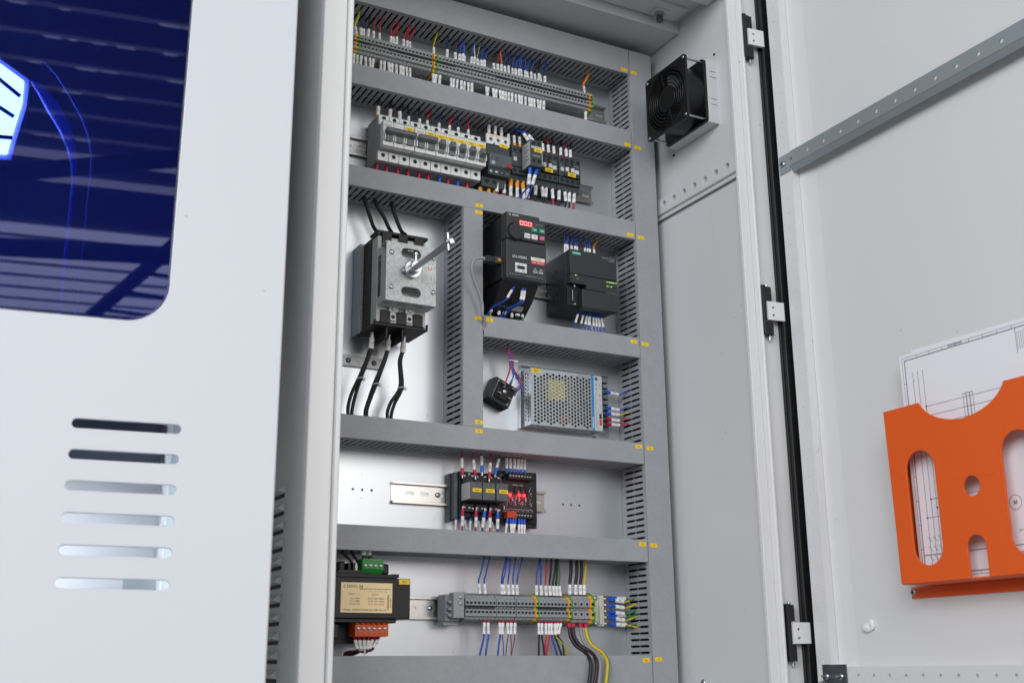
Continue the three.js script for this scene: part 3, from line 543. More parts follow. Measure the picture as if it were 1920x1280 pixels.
function breaker(x0, poles, tag, label) {
  const p = .01808, t = thing('circuit_breaker', label, 'circuit breaker', [x0 + poles * p / 2, 1.975, .004], 'white circuit breakers on the rail');
  const x1 = x0 + poles * p - .0004;
  part(t, 'body', [extr(shapeOf([[1.9752, .004], [1.9752, .0458], [1.9915, .0458], [1.9955, .0600], [2.0345, .0600], [2.0372, .0458], [2.0548, .0458], [2.0548, .004]]), x1 - x0).applyMatrix4(YZX).translate(x0, 0, 0)], MT.brkside);
  part(t, 'latch', B(x0 - .0007, x0 + .0003, 2.0165, 2.021, .012, .016), MT.brkwhite);
  for (let i = 0; i < poles; i++) {
    const a = x0 + i * p + .0002, b = x0 + (i + 1) * p - .0006, m = (a + b) / 2;
    part(t, 'lower_terminal_cover', B(a, b, 1.9757, 1.9922, .0459, .0522, .0008), MT.brkwhite);
    part(t, 'upper_terminal_cover', B(a, b, 2.0376, 2.0545, .0459, .0522, .0008), MT.brkwhite);
    const n = part(t, 'pole_front', B(a, b, 1.9933, 2.0364, .0601, .0722, .0008), MT.brkwhite);
    for (const y of [1.9852, 2.0492]) part(t, 'dark_recess_disc', [new THREE.CylinderGeometry(.0034, .0034, .0006, 14).rotateX(Math.PI / 2).translate(m, y, .0523)], MT.hole);  // dark circle on the cover in place of a shaded screw hole
    for (const s of [-1, 1]) part(t, 'lever_guard', B(m + s * .0071 - .0009, m + s * .0071 + .0009, 2.0005, 2.0125, .0722, .0775, .0008), MT.brkwhite, n);
    if (poles > 1) part(t, 'lever', B(m - .0055, m + .0055, 2.0000, 2.0135, .0718, .0765, .0012), MT.brkgrey);
    else part(t, 'lever', [B(m - .0052, m + .0052, 1.9985, 2.0075, .0718, .0745, .001), xf(B(-.0048, .0048, -.0055, .0060, -.004, .008, .0022), (g) => g.rotateX(-.35).translate(m - .0003, 2.0125, .0765))], MT.brkgrey);
  }
  if (poles > 1) part(t, 'tie_bar', xf(B(x0 + .0012, x1 - .0006, -.0042, .0042, -.0045, .0065, .0026), (g) => g.rotateX(-.25).translate(0, 2.0148, .0800)), MT.brkgrey);
  const w = x1 - x0;
  part(t, 'brand_print', decal(greenCell, x0 + Math.min(w, .016) / 2 + .0012, 2.0346, .0722, poles > 1 ? .0125 : .0142, .0030), sheetMat, t, true);
  if (poles > 1) { part(t, 'green_stripe', B(x0 + .0165, x1 - .001, 2.0342, 2.0352, .0722, .0725), M('#1f9e6a', .5)); part(t, 'rating_print', decal(ratingCell, x0 + .009, 2.0272, .0722, .013, .0062), sheetMat, t, true); }
  else part(t, 'rating_print', decal(slimCell, x0 + .0028, 2.019, .0722, .0026, .0088), sheetMat, t, true);
  part(t, 'name_label', decal(yellowCell(tag), poles > 1 ? x1 - .0085 : x0 + w / 2, 2.0285 - (poles > 1 ? 0 : .0008), .0723, .0155, .0062), sheetMat, t, true);
}
let bx = .6115;
breaker(bx, 3, 'QF1', 'three pole white circuit breaker with a grey tie bar'); bx += 3 * .01808 + .0007;
breaker(bx, 2, 'QF2', 'two pole white circuit breaker with a short grey tie bar'); bx += 2 * .01808 + .0004;
const ord = ['single pole white breaker beside the two pole breaker', 'second single pole white breaker from the two pole breaker', 'third single pole white breaker, midmost of the five', 'fourth single pole white breaker from the two pole breaker', 'single pole white breaker beside the dark overload relay'];
for (let i = 0; i < 5; i++) breaker(bx + i * .01808, 1, 'FU' + (i + 1), ord[i]);
const btop = [[.6138, 'o', 1], [.634, 'o', 1], [.6526, 'o', 1], [.6672, 0], [.6871, 0], [.7011, 0], [.7211, 0], [.7415, 0], [.7567, 0], [.7755, 0]];
btop.forEach(([x, cc], i) => {
  const c = i < 5 ? 'k' : i % 2 ? 'r' : 'n', X = x + .002;
  wire('power_wire', cc ? 'black wire with orange crimp and white marker on the three pole breaker' : `${cn[c]} wire with white marker entering the smaller breakers from above`, cc ? 'black wires on the three pole breaker' : `${cn[c]} wires above the smaller breakers`, [X, 2.0545 + (cc ? .0005 : -.0), .036], [rr(-.08, .08), 1, rr(.02, .12)],
    { lc: cc ? .0055 : .002, cc: cc || 'r', rc: cc ? .0042 : .0022, lm: cc ? .0145 : .0135, rm: cc ? .0033 : .0025, rw: cc ? .0026 : .0018, wc: c, s: i < 5 ? '7L' + (i % 3 + 1) : '2' + (20 + i) }, [[snap(X), 2.084, .040], [snap(X), 2.098, .038]]);
});
[['r', .6165], ['r', .6332], ['r', .6518], ['r', .6703], ['r', .6892], ['r', .7057], ['b', .7259], ['r', .7414], ['b', .7587], ['r', .7758]].forEach(([c, x]) =>
  wire('power_wire', `wire with ${cn[c]} crimp sleeve leaving the breakers from below`, `${cn[c]} crimped wires below the breakers`, [x, 1.9765, .036], [0, -1, 0], { lc: .0165, cc: c, rc: .0031, rw: .0022, wc: c === 'r' ? 'r' : 'b' }, [[x, 1.946, .037], [x, 1.934, .037]]));

// ---------------------------------------------------------------- overload relay and contactors
const tor1 = cell(200, 40, (c, w, h) => { bg(c, w, h, '#e4e6e4'); ['1 L1', '3 L2', '5 L3'].forEach((s, i) => txt(c, s, 34 + i * 66, h / 2, 24, '#303335')); });
{
  const x0 = .806, x1 = .849, t = thing('overload_relay', 'dark overload relay with white terminal plate, clear cover and red button', 'relay', [.8275, 1.972, .003]);
  part(t, 'body', [B(x0, x1, 1.990, 2.062, .004, .046, .001), B(x0, x1, 2.0275, 2.0455, .0461, .0500, .001), B(x0, x1, 1.9905, 2.0275, .0461, .0535, .0015)], MT.contactor);
  part(t, 'base', B(x0 - .008, x1 - .004, 1.9715, 1.9895, .004, .044, .001), MT.contactor);
  const pl = shapeOf([[x0 - .001, 2.0475], [x0 + .011, 2.0475], [x0 + .014, 2.0515], [x0 + .0165, 2.0475], [x0 + .026, 2.0475], [x0 + .029, 2.0515], [x0 + .0315, 2.0475], [x1 - .0005, 2.0475], [x1 - .0005, 2.0655], [x0 - .001, 2.0655]]);
  for (const x of [x0 + .0075, x0 + .0215, x0 + .0355]) pl.holes.push(circ(x, 2.0565, .0034));
  part(t, 'terminal_plate', extr(pl, .0035, .0004).translate(0, 0, .0465), MT.brkwhite);
  part(t, 'plate_print', decal(tor1, x0 + .021, 2.0630, .0504, .036, .0034), sheetMat, t, true);
  part(t, 'name_label', decal(yellowCell('FR1'), x0 + .031, 2.0475, .0507, .0165, .0066, -.05), sheetMat, t, true);
  part(t, 'clear_cover', B(x0 + .0005, x1 - .001, 2.0045, 2.0275, .0537, .0600, .0016), new THREE.MeshPhysicalMaterial({ color: '#dfe6e8', roughness: .08, transmission: .9, thickness: 0, ior: 1.45, transparent: false }));
  part(t, 'dial', new THREE.CylinderGeometry(.0036, .0036, .003, 18).rotateX(Math.PI / 2).translate(x0 + .0085, 2.0115, .0552), MT.brkwhite);
  part(t, 'reset_button', new THREE.CylinderGeometry(.0042, .0042, .004, 16).rotateX(Math.PI / 2).translate(x1 - .0065, 2.0075, .0610), M('#b3191f', .35));
  part(t, 'test_button', new THREE.CylinderGeometry(.0020, .0020, .002, 12).rotateX(Math.PI / 2).translate(x0 + .0165, 2.0205, .0545), MT.hole);
  for (let i = 0; i < 4; i++) part(t, 'terminal_screw', screwHead(x0 + .0055 + i * .0106, 1.9965, .0535, .0034), i < 2 ? MT.steel : MT.darksteel);
  for (let i = 0; i < 2; i++) part(t, 'wire_entry', new THREE.CylinderGeometry(.004, .004, .0006, 12).rotateX(Math.PI / 2).translate(x0 + .003 + i * .0135, 1.982, .0441), MT.hole);
}
const cprint = cell(120, 60, (c, w, h) => { bg(c, w, h, '#3a4345'); txt(c, 'EasyPact', w / 2, 18, 24, '#b9c2c2', 'sans-serif', 'normal'); txt(c, 'TVS', w - 30, 44, 22, '#b9c2c2', 'sans-serif', 'normal'); });
const cprint2 = cell(100, 60, (c, w, h) => { bg(c, w, h, '#3a4345'); txt(c, 'LC1', 24, 18, 22, '#aeb7b7', 'sans-serif', 'normal'); txt(c, 'E0910', 40, 44, 22, '#aeb7b7', 'sans-serif', 'normal'); });
function contactor(x0, tag, label, full) {
  const x1 = x0 + .0436, t = thing('contactor', label, 'contactor', [x0 + .022, 1.985, .003], 'dark grey contactors on the rail');
  part(t, 'body', [B(x0, x1, 1.992, 2.058, .004, .0438, .001), B(x0 + .0003, x1 - .0003, 2.0168, 2.0545, .0439, .0500, .0012)], MT.contactor);
  part(t, 'lower_terminal_cover', B(x0, x1, 2.0035, 2.0160, .0439, .0492, .001), MT.contactor);
  for (let i = 0; i < 4; i++) { const x = x0 + .006 + i * .0106;
    part(t, 'terminal_hole', new THREE.CylinderGeometry(.0032, .0032, .0006, 12).rotateX(Math.PI / 2).translate(x, 2.0098, .0493), MT.hole);
    part(t, 'terminal_hole', new THREE.CylinderGeometry(.0032, .0032, .0006, 12).rotateX(Math.PI / 2).translate(x, 2.0472, .0501), MT.hole);
  }
  if (full) {
    part(t, 'armature', [B(x0 + .012, x0 + .0155, 2.0355, 2.0535, .0501, .0515), B(x0 + .0235, x0 + .027, 2.0345, 2.0535, .0501, .0515)], M('#22282a', .5));
    for (const [a, b, y0, y1] of [[.0125, .0185, 2.0260, 2.0342], [.0235, .0295, 2.0260, 2.0342], [.0305, .0385, 2.0240, 2.0320]]) part(t, 'clip', B(x0 + a, x0 + b, y0, y1, .0501, .0530, .0006), M('#d5dada', .45));
    part(t, 'label_carrier', B(x0 + .0095, x0 + .039, 2.0160, 2.0238, .0501, .0550, .0012), MT.charcoal);
    part(t, 'name_label', decal(yellowCell(tag), x0 + .022, 2.0198, .0551, .0158, .0070, -.04), sheetMat, t, true);
    part(t, 'brand_print', decal(cprint, x0 + .0345, 2.0385, .0500, .0125, .0062), sheetMat, t, true);
  }
  part(t, 'type_print', decal(cprint2, x0 + .0062, 2.0385, .0500, .0095, .0058), sheetMat, t, true);
  part(t, 'clip', B(x0 + .003, x0 + .0095, 2.0260, 2.0335, .0501, .0512, .0005), M('#c3caca', .45));
}
contactor(.853, 'KM1', 'dark contactor half hidden behind the protruding auxiliary block');
contactor(.9, 'KM2', 'dark contactor with yellow label beside the auxiliary block', true);
contactor(.945, 'KM3', 'dark contactor with yellow label at the end of the row', true);
{
  const t = thing('auxiliary_block', 'narrow dark auxiliary contact block protruding from the half hidden contactor', 'contact block', [.883, 2.008, .05]);
  part(t, 'body', B(.8725, .8945, 2.0085, 2.0565, .0505, .0800, .0012), MT.contactor);
  const sideC = cell(110, 170, (c, w, h) => { bg(c, w, h, '#b9bcba'); for (let i = 0; i < 11; i++) { c.fillStyle = i % 4 ? '#565a5c' : '#2b2e30'; c.fillRect(8, 10 + i * 14, 30 + ((i * 37) % 60), 6); } });
  part(t, 'side_label', xf(decal(sideC, 0, 0, 0, .026, .043), (g) => g.rotateY(-Math.PI / 2).translate(.8725, 2.0325, .0655)), sheetMat, t, true);
  const f = cell(170, 52, (c, w, h) => { bg(c, w, h, '#3a4345'); txt(c, 'LAEN20', w / 2, h / 2, 40, '#d3dada', 'sans-serif', 'normal', 'center', w - 8); });
  part(t, 'type_print', decal(f, .8835, 2.0275, .0800, .0165, .0046), sheetMat, t, true);
  const f2 = cell(150, 34, (c, w, h) => { bg(c, w, h, '#d3d9d6'); txt(c, 'Schneider', w / 2, h / 2, 28, '#2f8f68', 'sans-serif', 'bold', 'center', w - 6); });
  part(t, 'brand_print', decal(f2, .8835, 2.0430, .0800, .019, .0036), sheetMat, t, true);
  part(t, 'name_label', decal(yellowCell('KM1'), .8865, 2.0380, .0803, .0148, .0066, -.04), sheetMat, t, true);
  for (const [x, y] of [[.8782, 2.0505], [.8888, 2.0505], [.8782, 2.0192], [.8888, 2.0192]]) part(t, 'terminal_hole', new THREE.CylinderGeometry(.0033, .0033, .0006, 12).rotateX(Math.PI / 2).translate(x, y, .0801), MT.hole);
  part(t, 'indicator', B(.8735, .8760, 2.0315, 2.0385, .0800, .0806), M('#7c1f18', .5));
  part(t, 'edge_strip', B(.8942, .8950, 2.012, 2.0565, .0790, .0804), M('#c9cfcf', .4));
}
[[.8155, 'o'], [.8273, 'o'], [.8395, 'o']].forEach(([x], i) => wire('power_wire', 'black wire with orange crimp and white marker on the overload relay', 'black wires on the overload relay', [x - .001, 2.0662, .040], [rr(-.06, .06), 1, .06], { lc: .0055, cc: 'o', rc: .0036, lm: .0145, rm: .0027, rw: .0022, wc: 'k', s: '2U' + (i + 1) }, [[snap(x), 2.0935, .041], [snap(x), 2.104, .04]]));
[[.8530, 'o', 'k'], [.8640, 'o', 'k'], [.8745, 'o', 'k']].forEach(([x, cc, c]) => wire('power_wire', 'black wire with orange crimp and white marker on the half hidden contactor', 'black wires on the half hidden contactor', [x, 2.0585, .040], [-.12, 1, .1], { lc: .005, cc, rc: .0032, lm: .013, rm: .0026, rw: .002, wc: c }, [[snap(x), 2.090, .041], [snap(x), 2.102, .04]]));
[[.8775, -.45], [.8885, -.6]].forEach(([x, s]) => wire('control_wire', 'blue wire with white marker leaning into the auxiliary block', 'blue wires above the auxiliary block', [x + .0015, 2.0570, .066], [s, 1, -.35], { lc: .0045, cc: 'b', rc: .0026, lm: .015, rm: .0030, rw: .0015, wc: 'b' }, [[x - .015, 2.083, .05], [snap(x - .02), 2.092, .045], [snap(x - .02), 2.104, .04]]));
[.917, .928, .939, .952, .964, .972].forEach((x, i) => wire('power_wire', i % 3 === 1 ? 'red wire with white marker above the fully visible contactors' : 'black wire with red crimp and white marker above the fully visible contactors', i % 3 === 1 ? 'red wires above the contactors' : 'black wires above the contactors', [x + .003, 2.0570, .040], [rr(-.2, -.02), 1, .1], { lc: .0032, cc: 'r', rc: .0029, lm: .0135, rm: .0028, rw: .0016, wc: i % 3 === 1 ? 'r' : 'k', s: ['V', '111', 'U', 'W', '2', '12'][i] }, [[snap(x), 2.0905, .041], [snap(x), 2.102, .04]]));
const lowW = [[.8302, 'r', 'r'], [.8422, 'r', 'r'], [.8546, 'o', 'k'], [.8668, 'o', 'k'], [.8772, 'o', 'k'], [.8878, 'r', 'r'], [.9036, 'r', 'k'], [.9142, 'r', 'k'], [.9238, 'r', 'k'], [.9346, 'r', 'r'], [.9491, 'r', 'k'], [.9594, 'r', 'k'], [.9695, 'r', 'k'], [.9800, 'r', 'r']];
lowW.forEach(([x, cc, c], i) => wire('power_wire', `${cn[c]} wire with ${cc === 'o' ? 'orange' : 'red'} crimp and white marker hanging below the ${i < 6 ? 'overload relay' : 'contactors'}`, `${cn[c]} wires with ${cn[cc]} crimps below the ${i < 6 ? 'relay' : 'contactors'}`, [x + .001, 2.0032 - (i < 6 ? .0085 : 0), .0405], [rr(-.12, .08), -1, .04],
  { pin: .004, lc: cc === 'o' ? .0125 : .0098, cc, rc: cc === 'o' ? .0040 : .0030, lm: .0185, rm: .0031, rw: .0019, wc: c }, [[snap(x), 1.952, .041], [snap(x), 1.938, .041]]));
[[.876, -.10], [.8885, -.28]].forEach(([x, s]) => wire('control_wire', 'blue wire with white marker hanging from the auxiliary block', 'blue wires below the auxiliary block', [x + .001, 2.0085, .070], [s, -1, -.05], { lc: .0115, cc: 'b', rc: .0034, lm: .019, rm: .0031, rw: .0014, wc: 'b', s: '600' }, [[x - .010, 1.962, .058], [snap(x - .012), 1.950, .05], [snap(x - .012), 1.938, .045]]));
[.800, .816, .828].forEach((x) => wire('power_wire', 'orange sleeved wire below the overload relay base', 'orange sleeved wires below the overload relay', [x, 1.9712, .036], [0, -1, 0], { lc: .012, cc: 'o', rc: .0036, rw: .0022, wc: 'k' }, [[x, 1.945, .037], [x, 1.935, .037]]));
// ---------------------------------------------------------------- cooling fan on the side wall
{
  const t = thing('cooling_fan', 'square black axial fan with ringed grille mounted on the cabinet wall', 'fan', [1.12, 2.08, .176]);
  const zc = .1765, yc = 2.137, h = .0585;
  const face = rrect(zc - h, zc + h, yc - h, yc + h, .007); face.holes.push(circ(zc, yc, .0545));
  part(t, 'grille_frame', extr(face, .003, .0008, 20).applyMatrix4(ZYX).translate(1.0885, 0, 0), MT.fan);
  for (let i = 0; i < 6; i++) part(t, 'grille_ring', new THREE.TorusGeometry(.0225 + i * .0059, .0012, 6, 40).rotateY(Math.PI / 2).translate(1.0872, yc, zc), MT.fan);
  for (let i = 0; i < 4; i++) { const a = i * Math.PI / 2 + .25, s = Math.sin(a), c = Math.cos(a); part(t, 'grille_spoke', rod([1.0876, yc + s * .02, zc + c * .02], [1.0876, yc + s * .056, zc + c * .056], .0016, 6), MT.fan); }
  part(t, 'hub', new THREE.CylinderGeometry(.0215, .0215, .004, 30).rotateZ(Math.PI / 2).translate(1.0882, yc, zc), MT.fan);
  for (let i = 0; i < 5; i++) { const g = B(-.002, .002, .020, .052, -.013, .013, .0008); g.rotateY(.7); g.rotateX(i * Math.PI * .4).translate(1.106, yc, zc); part(t, 'blade', g, MT.fan); }
  part(t, 'motor', new THREE.CylinderGeometry(.021, .021, .026, 28).rotateZ(Math.PI / 2).translate(1.106, yc, zc), MT.fan);
  const barrel = new THREE.CylinderGeometry(.0575, .0575, .0335, 44, 1, true); part(t, 'barrel', barrel.rotateZ(Math.PI / 2).translate(1.1055, yc, zc), M('#090a0d', .4, 0, { side: THREE.DoubleSide }));
  part(t, 'rear_frame', extr(face, .004, .0008, 20).applyMatrix4(ZYX).translate(1.1275, 0, 0), MT.fan);
  for (const sy of [-1, 1]) for (const sz of [-1, 1]) {
    part(t, 'screw', screwHead(1.0852, yc + sy * .0525, zc + sz * .0525, .0031, 'x'), MT.steel);
    part(t, 'spacer_rod', rod([1.0892, yc + sy * .0525, zc + sz * .0525], [1.1230, yc + sy * .0525, zc + sz * .0525], .0018, 8), MT.steel);
  }
  part(t, 'mounting_box', [B(1.1285, 1.1498, yc + h - .0022, yc + h, zc - h, zc + h), B(1.1285, 1.1498, yc - h, yc - h + .0022, zc - h, zc + h), B(1.1285, 1.1498, yc - h + .0023, yc + h - .0023, zc - h, zc - h + .0022), B(1.1285, 1.1498, yc - h + .0023, yc + h - .0023, zc + h - .0022, zc + h)], MT.inner);
  for (const y of [yc + .026, yc + .0365, yc - .0145, yc - .025]) part(t, 'vent_slit', B(1.1345, 1.1475, y - .0005, y + .0005, zc + h, zc + h + .0003), M('#6a6e70', .6));
}

// ---------------------------------------------------------------- main disconnect switch on its stand
{
  const t = thing('disconnect_switch', 'large grey and black disconnect switch with zinc plate and protruding rod', 'switch', [.641, 1.69, 0]);
  const x0 = .601, x1 = .681;
  part(t, 'stand', [B(.5965, .681, 1.6945, 1.8395, .0287, .0303, .0006)], MT.zinc);
  part(t, 'stand_side', B(.5952, .5966, 1.6945, 1.8395, .0006, .0300, .0005), MT.brace);
  const ft = part(t, 'stand_foot', B(.53, .6465, 1.6485, 1.6668, .0004, .0040, .0008), MT.zinc);
  for (const x of [.5905, .6325]) { part(t, 'screw', screwHead(x, 1.6578, .0040, .0042), MT.darksteel, ft); }
  part(t, 'rear_body', B(x0, x1, 1.6965, 1.8385, .0305, .0655, .0012), MT.black);
  const grey = M('#b9bcba', .45);
  part(t, 'front_body', [B(x0, x1, 1.6990, 1.8340, .0657, .0885, .001)], grey);
  part(t, 'raised_body', B(x0 + .002, x1 - .002, 1.7225, 1.8135, .0886, .0985, .001), grey);
  for (const [ya, yb] of [[1.8150, 1.8410], [1.6975, 1.7170]]) for (let i = 0; i < 3; i++) { // black terminal shrouds with four dimples
    const a = x0 + .006 + i * .0265, sh = part(t, 'terminal_shroud', B(a, a + .0155, ya, yb, .0886, .0915, .001), MT.black), yc = (ya + yb) / 2;
    for (const dx of [-.003, .003]) for (const dy of [-.0035, .0035]) part(t, 'dimple', new THREE.CylinderGeometry(.0012, .0012, .0004, 8).rotateX(Math.PI / 2).translate(a + .0078 + dx, yc + dy, .0916), MT.hole, sh);
  }
  part(t, 'upper_barrier', [B(x0 - .002, x1 + .002, 1.8385, 1.8430, .06, .0905, .0008), B(x0 - .001, x0 + .003, 1.8345, 1.8384, .0657, .0905)], MT.black);
  part(t, 'lower_barrier', [B(x0 - .003, x1 + .003, 1.6930, 1.6968, .018, .0915, .0008), B(x0 - .003, x0 - .001, 1.6969, 1.7010, .086, .0915), B(x1 + .001, x1 + .003, 1.6969, 1.7030, .086, .0915)], MT.black);
  for (const x of [.6185, .6440]) part(t, 'phase_barrier', extr(shapeOf([[x, .02], [x + .0022, .02], [x + .0022, .086], [x, .086]]), .018).applyMatrix4(XZY).translate(0, 1.6929, 0), MT.black);
  for (let i = 0; i < 2; i++) for (const [y, s] of [[1.7115, 1], [1.8235, -1]]) {
    const x = x0 + .0255 + i * .0265; part(t, 'terminal_tab', B(x - .0042, x + .0042, y - .0095, y + .0055, .0887, .0925, .0005), M('#cfd1cf', .4));
    part(t, 'tab_hole', new THREE.CylinderGeometry(.0031, .0031, .0004, 12).rotateX(Math.PI / 2).translate(x, y - .004, .0926), MT.hole);
    if (s > 0) { const c = part(t, 'bracket_tab', B(x - .0072, x + .0072, y + .0035, y + .0150, .0928, .0945, .0004), MT.zinc); part(t, 'tab_screw', screwHead(x, y + .0085, .0945, .0036), MT.steel, c); }
  }
  const lab = cell(120, 420, (c, w, h) => { bg(c, w, h, '#17191c'); txt(c, 'CDSC', w / 2, 40, 30, '#d9dcdc'); for (let i = 0; i < 9; i++) { c.fillStyle = '#8c9092'; c.fillRect(14, 90 + i * 26, 50 + (i * 31) % 40, 7); } txt(c, 'IEC60947', w / 2, 392, 20, '#aab', 'sans-serif', 'normal'); });
  part(t, 'rating_label', xf(decal(lab, 0, 0, 0, .011, .064), (g) => g.rotateY(-Math.PI / 2).translate(x0 + .0018, 1.768, .0935)), sheetMat, t, true);
  // operating plate: folded zinc U over the switch
  const px0 = .6025, px1 = .6835, py0 = 1.7235, py1 = 1.8160, Z = .1185;
  const s = rrect(px0, px1, py0, py1, .002);
  s.holes.push(slotPath(.6425, 1.8010, .0318, .0150, 6), slotPath(.6432, 1.7405, .0318, .0150, 6));
  const pl = part(t, 'operating_plate', extr(s, .0016, .0003).translate(0, 0, Z), MT.zinc);
  part(t, 'lower_flange', B(px0, px1, py0 - .0002, py0 + .0014, .0886, Z - .0002), MT.zinc, pl);
  part(t, 'upper_flange', B(px0, px1, py1 - .0014, py1 + .0002, .0990, Z - .0002), MT.zinc, pl);
  for (const [x, y] of [[.6110, 1.7985], [.6112, 1.7445], [.6788, 1.7455], [.6785, 1.7995]]) { part(t, 'screw', screwHead(x, y, Z + .0018, .0042), MT.steel); }
  const sc = cell(150, 260, (c, w, h) => { bg(c, w, h, '#d9dbd9'); c.strokeStyle = '#8a8d8e'; c.lineWidth = 2; c.strokeRect(70, 4, 76, 250); c.strokeStyle = '#d0202a'; c.lineWidth = 9; c.beginPath(); c.arc(104, 56, 18, -1.2, 3.2); c.stroke(); c.fillStyle = '#d0202a'; c.fillRect(74, 24, 6, 64);
    c.save(); c.translate(112, 180); c.rotate(Math.PI / 2); txt(c, 'C D S', 0, 0, 26, '#4a4d50'); c.restore(); for (const x of [20, 36, 52]) { c.fillStyle = '#85898b'; for (let y = 40; y < 230; y += 12) c.fillRect(x, y, 4, 8); } });
  part(t, 'maker_sticker', decal(sc, .6705, 1.7735, Z + .0019, .0185, .0305), sheetMat, t, true);
  // shaft coupling and rod
  const cx = .6425, cy = 1.7740;
  const hub = part(t, 'coupling', [rod([cx, cy, Z], [cx, cy, Z + .010], .0125, 24), rod([cx, cy, Z + .0101], [cx, cy, Z + .024], .0082, 20)], MT.steel);
  part(t, 'dark_recess_disc', [rod([cx + .001, cy + .006, Z + .017], [cx + .001, cy + .0195, Z + .017], .0026, 10), rod([cx + .001, cy + .0196, Z + .017], [cx + .001, cy + .0225, Z + .017], .0048, 6)], MT.steel, hub);
  part(t, 'dark_recess_disc', [rod([cx - .007, cy - .001, Z + .006], [cx - .0165, cy - .003, Z + .006], .0040, 6)], MT.steel, hub);
  part(t, 'operating_rod', xf(B(-.0040, .0040, -.0040, .0040, Z + .012, .262, .0011), (g) => g.rotateZ(.55).translate(cx + .0005, cy, 0)), MT.steel);
  part(t, 'rod_pin', [rod([cx - .0015, cy - .0125, .256], [cx - .003, cy + .0125, .256], .0022, 10), rod([cx - .007, cy, .256], [cx + .006, cy - .001, .256], .0040, 10)], MT.steel);
  // feed cables, above and below
  [[[.5930, 1.925, .035], [.5985, 1.9075, .036], [.6060, 1.8880, .036], [.6135, 1.8700, .035], [.6155, 1.8560, .045], [.6130, 1.8405, .050]], [[.6120, 1.925, .035], [.6160, 1.9090, .036], [.6300, 1.8890, .036], [.6400, 1.8710, .035], [.6420, 1.8580, .045], [.6400, 1.8405, .050]], [[.6420, 1.925, .035], [.6445, 1.9080, .036], [.6520, 1.8880, .036], [.6610, 1.8690, .036], [.6650, 1.8590, .045], [.6650, 1.8405, .050]]].forEach((p) => {
    const w = thing('feed_cable', 'thick black cable dropping from the duct into the disconnect switch', 'cable', p[0], 'black cables above the disconnect switch'); part(w, 'jacket', tube(p, .0031, 26, 9), MT.rubber); part(w, 'end_boot', rod(p[4], p[5], .0034, 10), MT.black);
  });
  [[.6105, .5875, 0], [.6375, .6130, 1], [.6620, .6505, 2]].forEach(([x, xe, i]) => {
    const w = thing('load_cable', 'thick black cable pair with white marker and tie below the disconnect switch', 'cable', [x, 1.692, .05], 'black cables below the disconnect switch'), yt = [1.622, 1.616, 1.6145][i], xt = xe + [.009, .0085, .0125][i];
    part(w, 'lug', rod([x, 1.6922, .052], [x - .0005, 1.682, .051], .0036, 12), MT.steel);
    part(w, 'marker_sleeve', sleeve('7L' + (i + 1), [x - .0005, 1.6835, .051], [-.04, -1, -.08], .0165, .0042), sheetMat, w, true);
    for (const s of [-1, 1]) {
      const d = i === 1 ? .0012 : .0034;
      part(w, 'conductor', tube([[x - .0012 + s * .0006, 1.6685, .0495], [x - .004 + s * .0009, 1.655, .047], [xt + s * .0017, yt, .040], [xe + .002 + s * d, yt - .024, .034], [xe - .002 + s * d, 1.575, .032], [xe - .001 + s * .0014, 1.552, .032], [xe - .001 + s * .0014, 1.543, .032]], .0027, 30, 9), MT.rubber);
    }
    part(w, 'cable_tie', [xf(new THREE.TorusGeometry(.0046, .0010, 6, 18), (g) => g.rotateX(Math.PI / 2).rotateZ(.25).translate(xt, yt, .040)), B(xt + .0035, xt + .0075, yt - .0035, yt + .001, .041, .0445)], M('#c9cbc8', .5));
  });
}

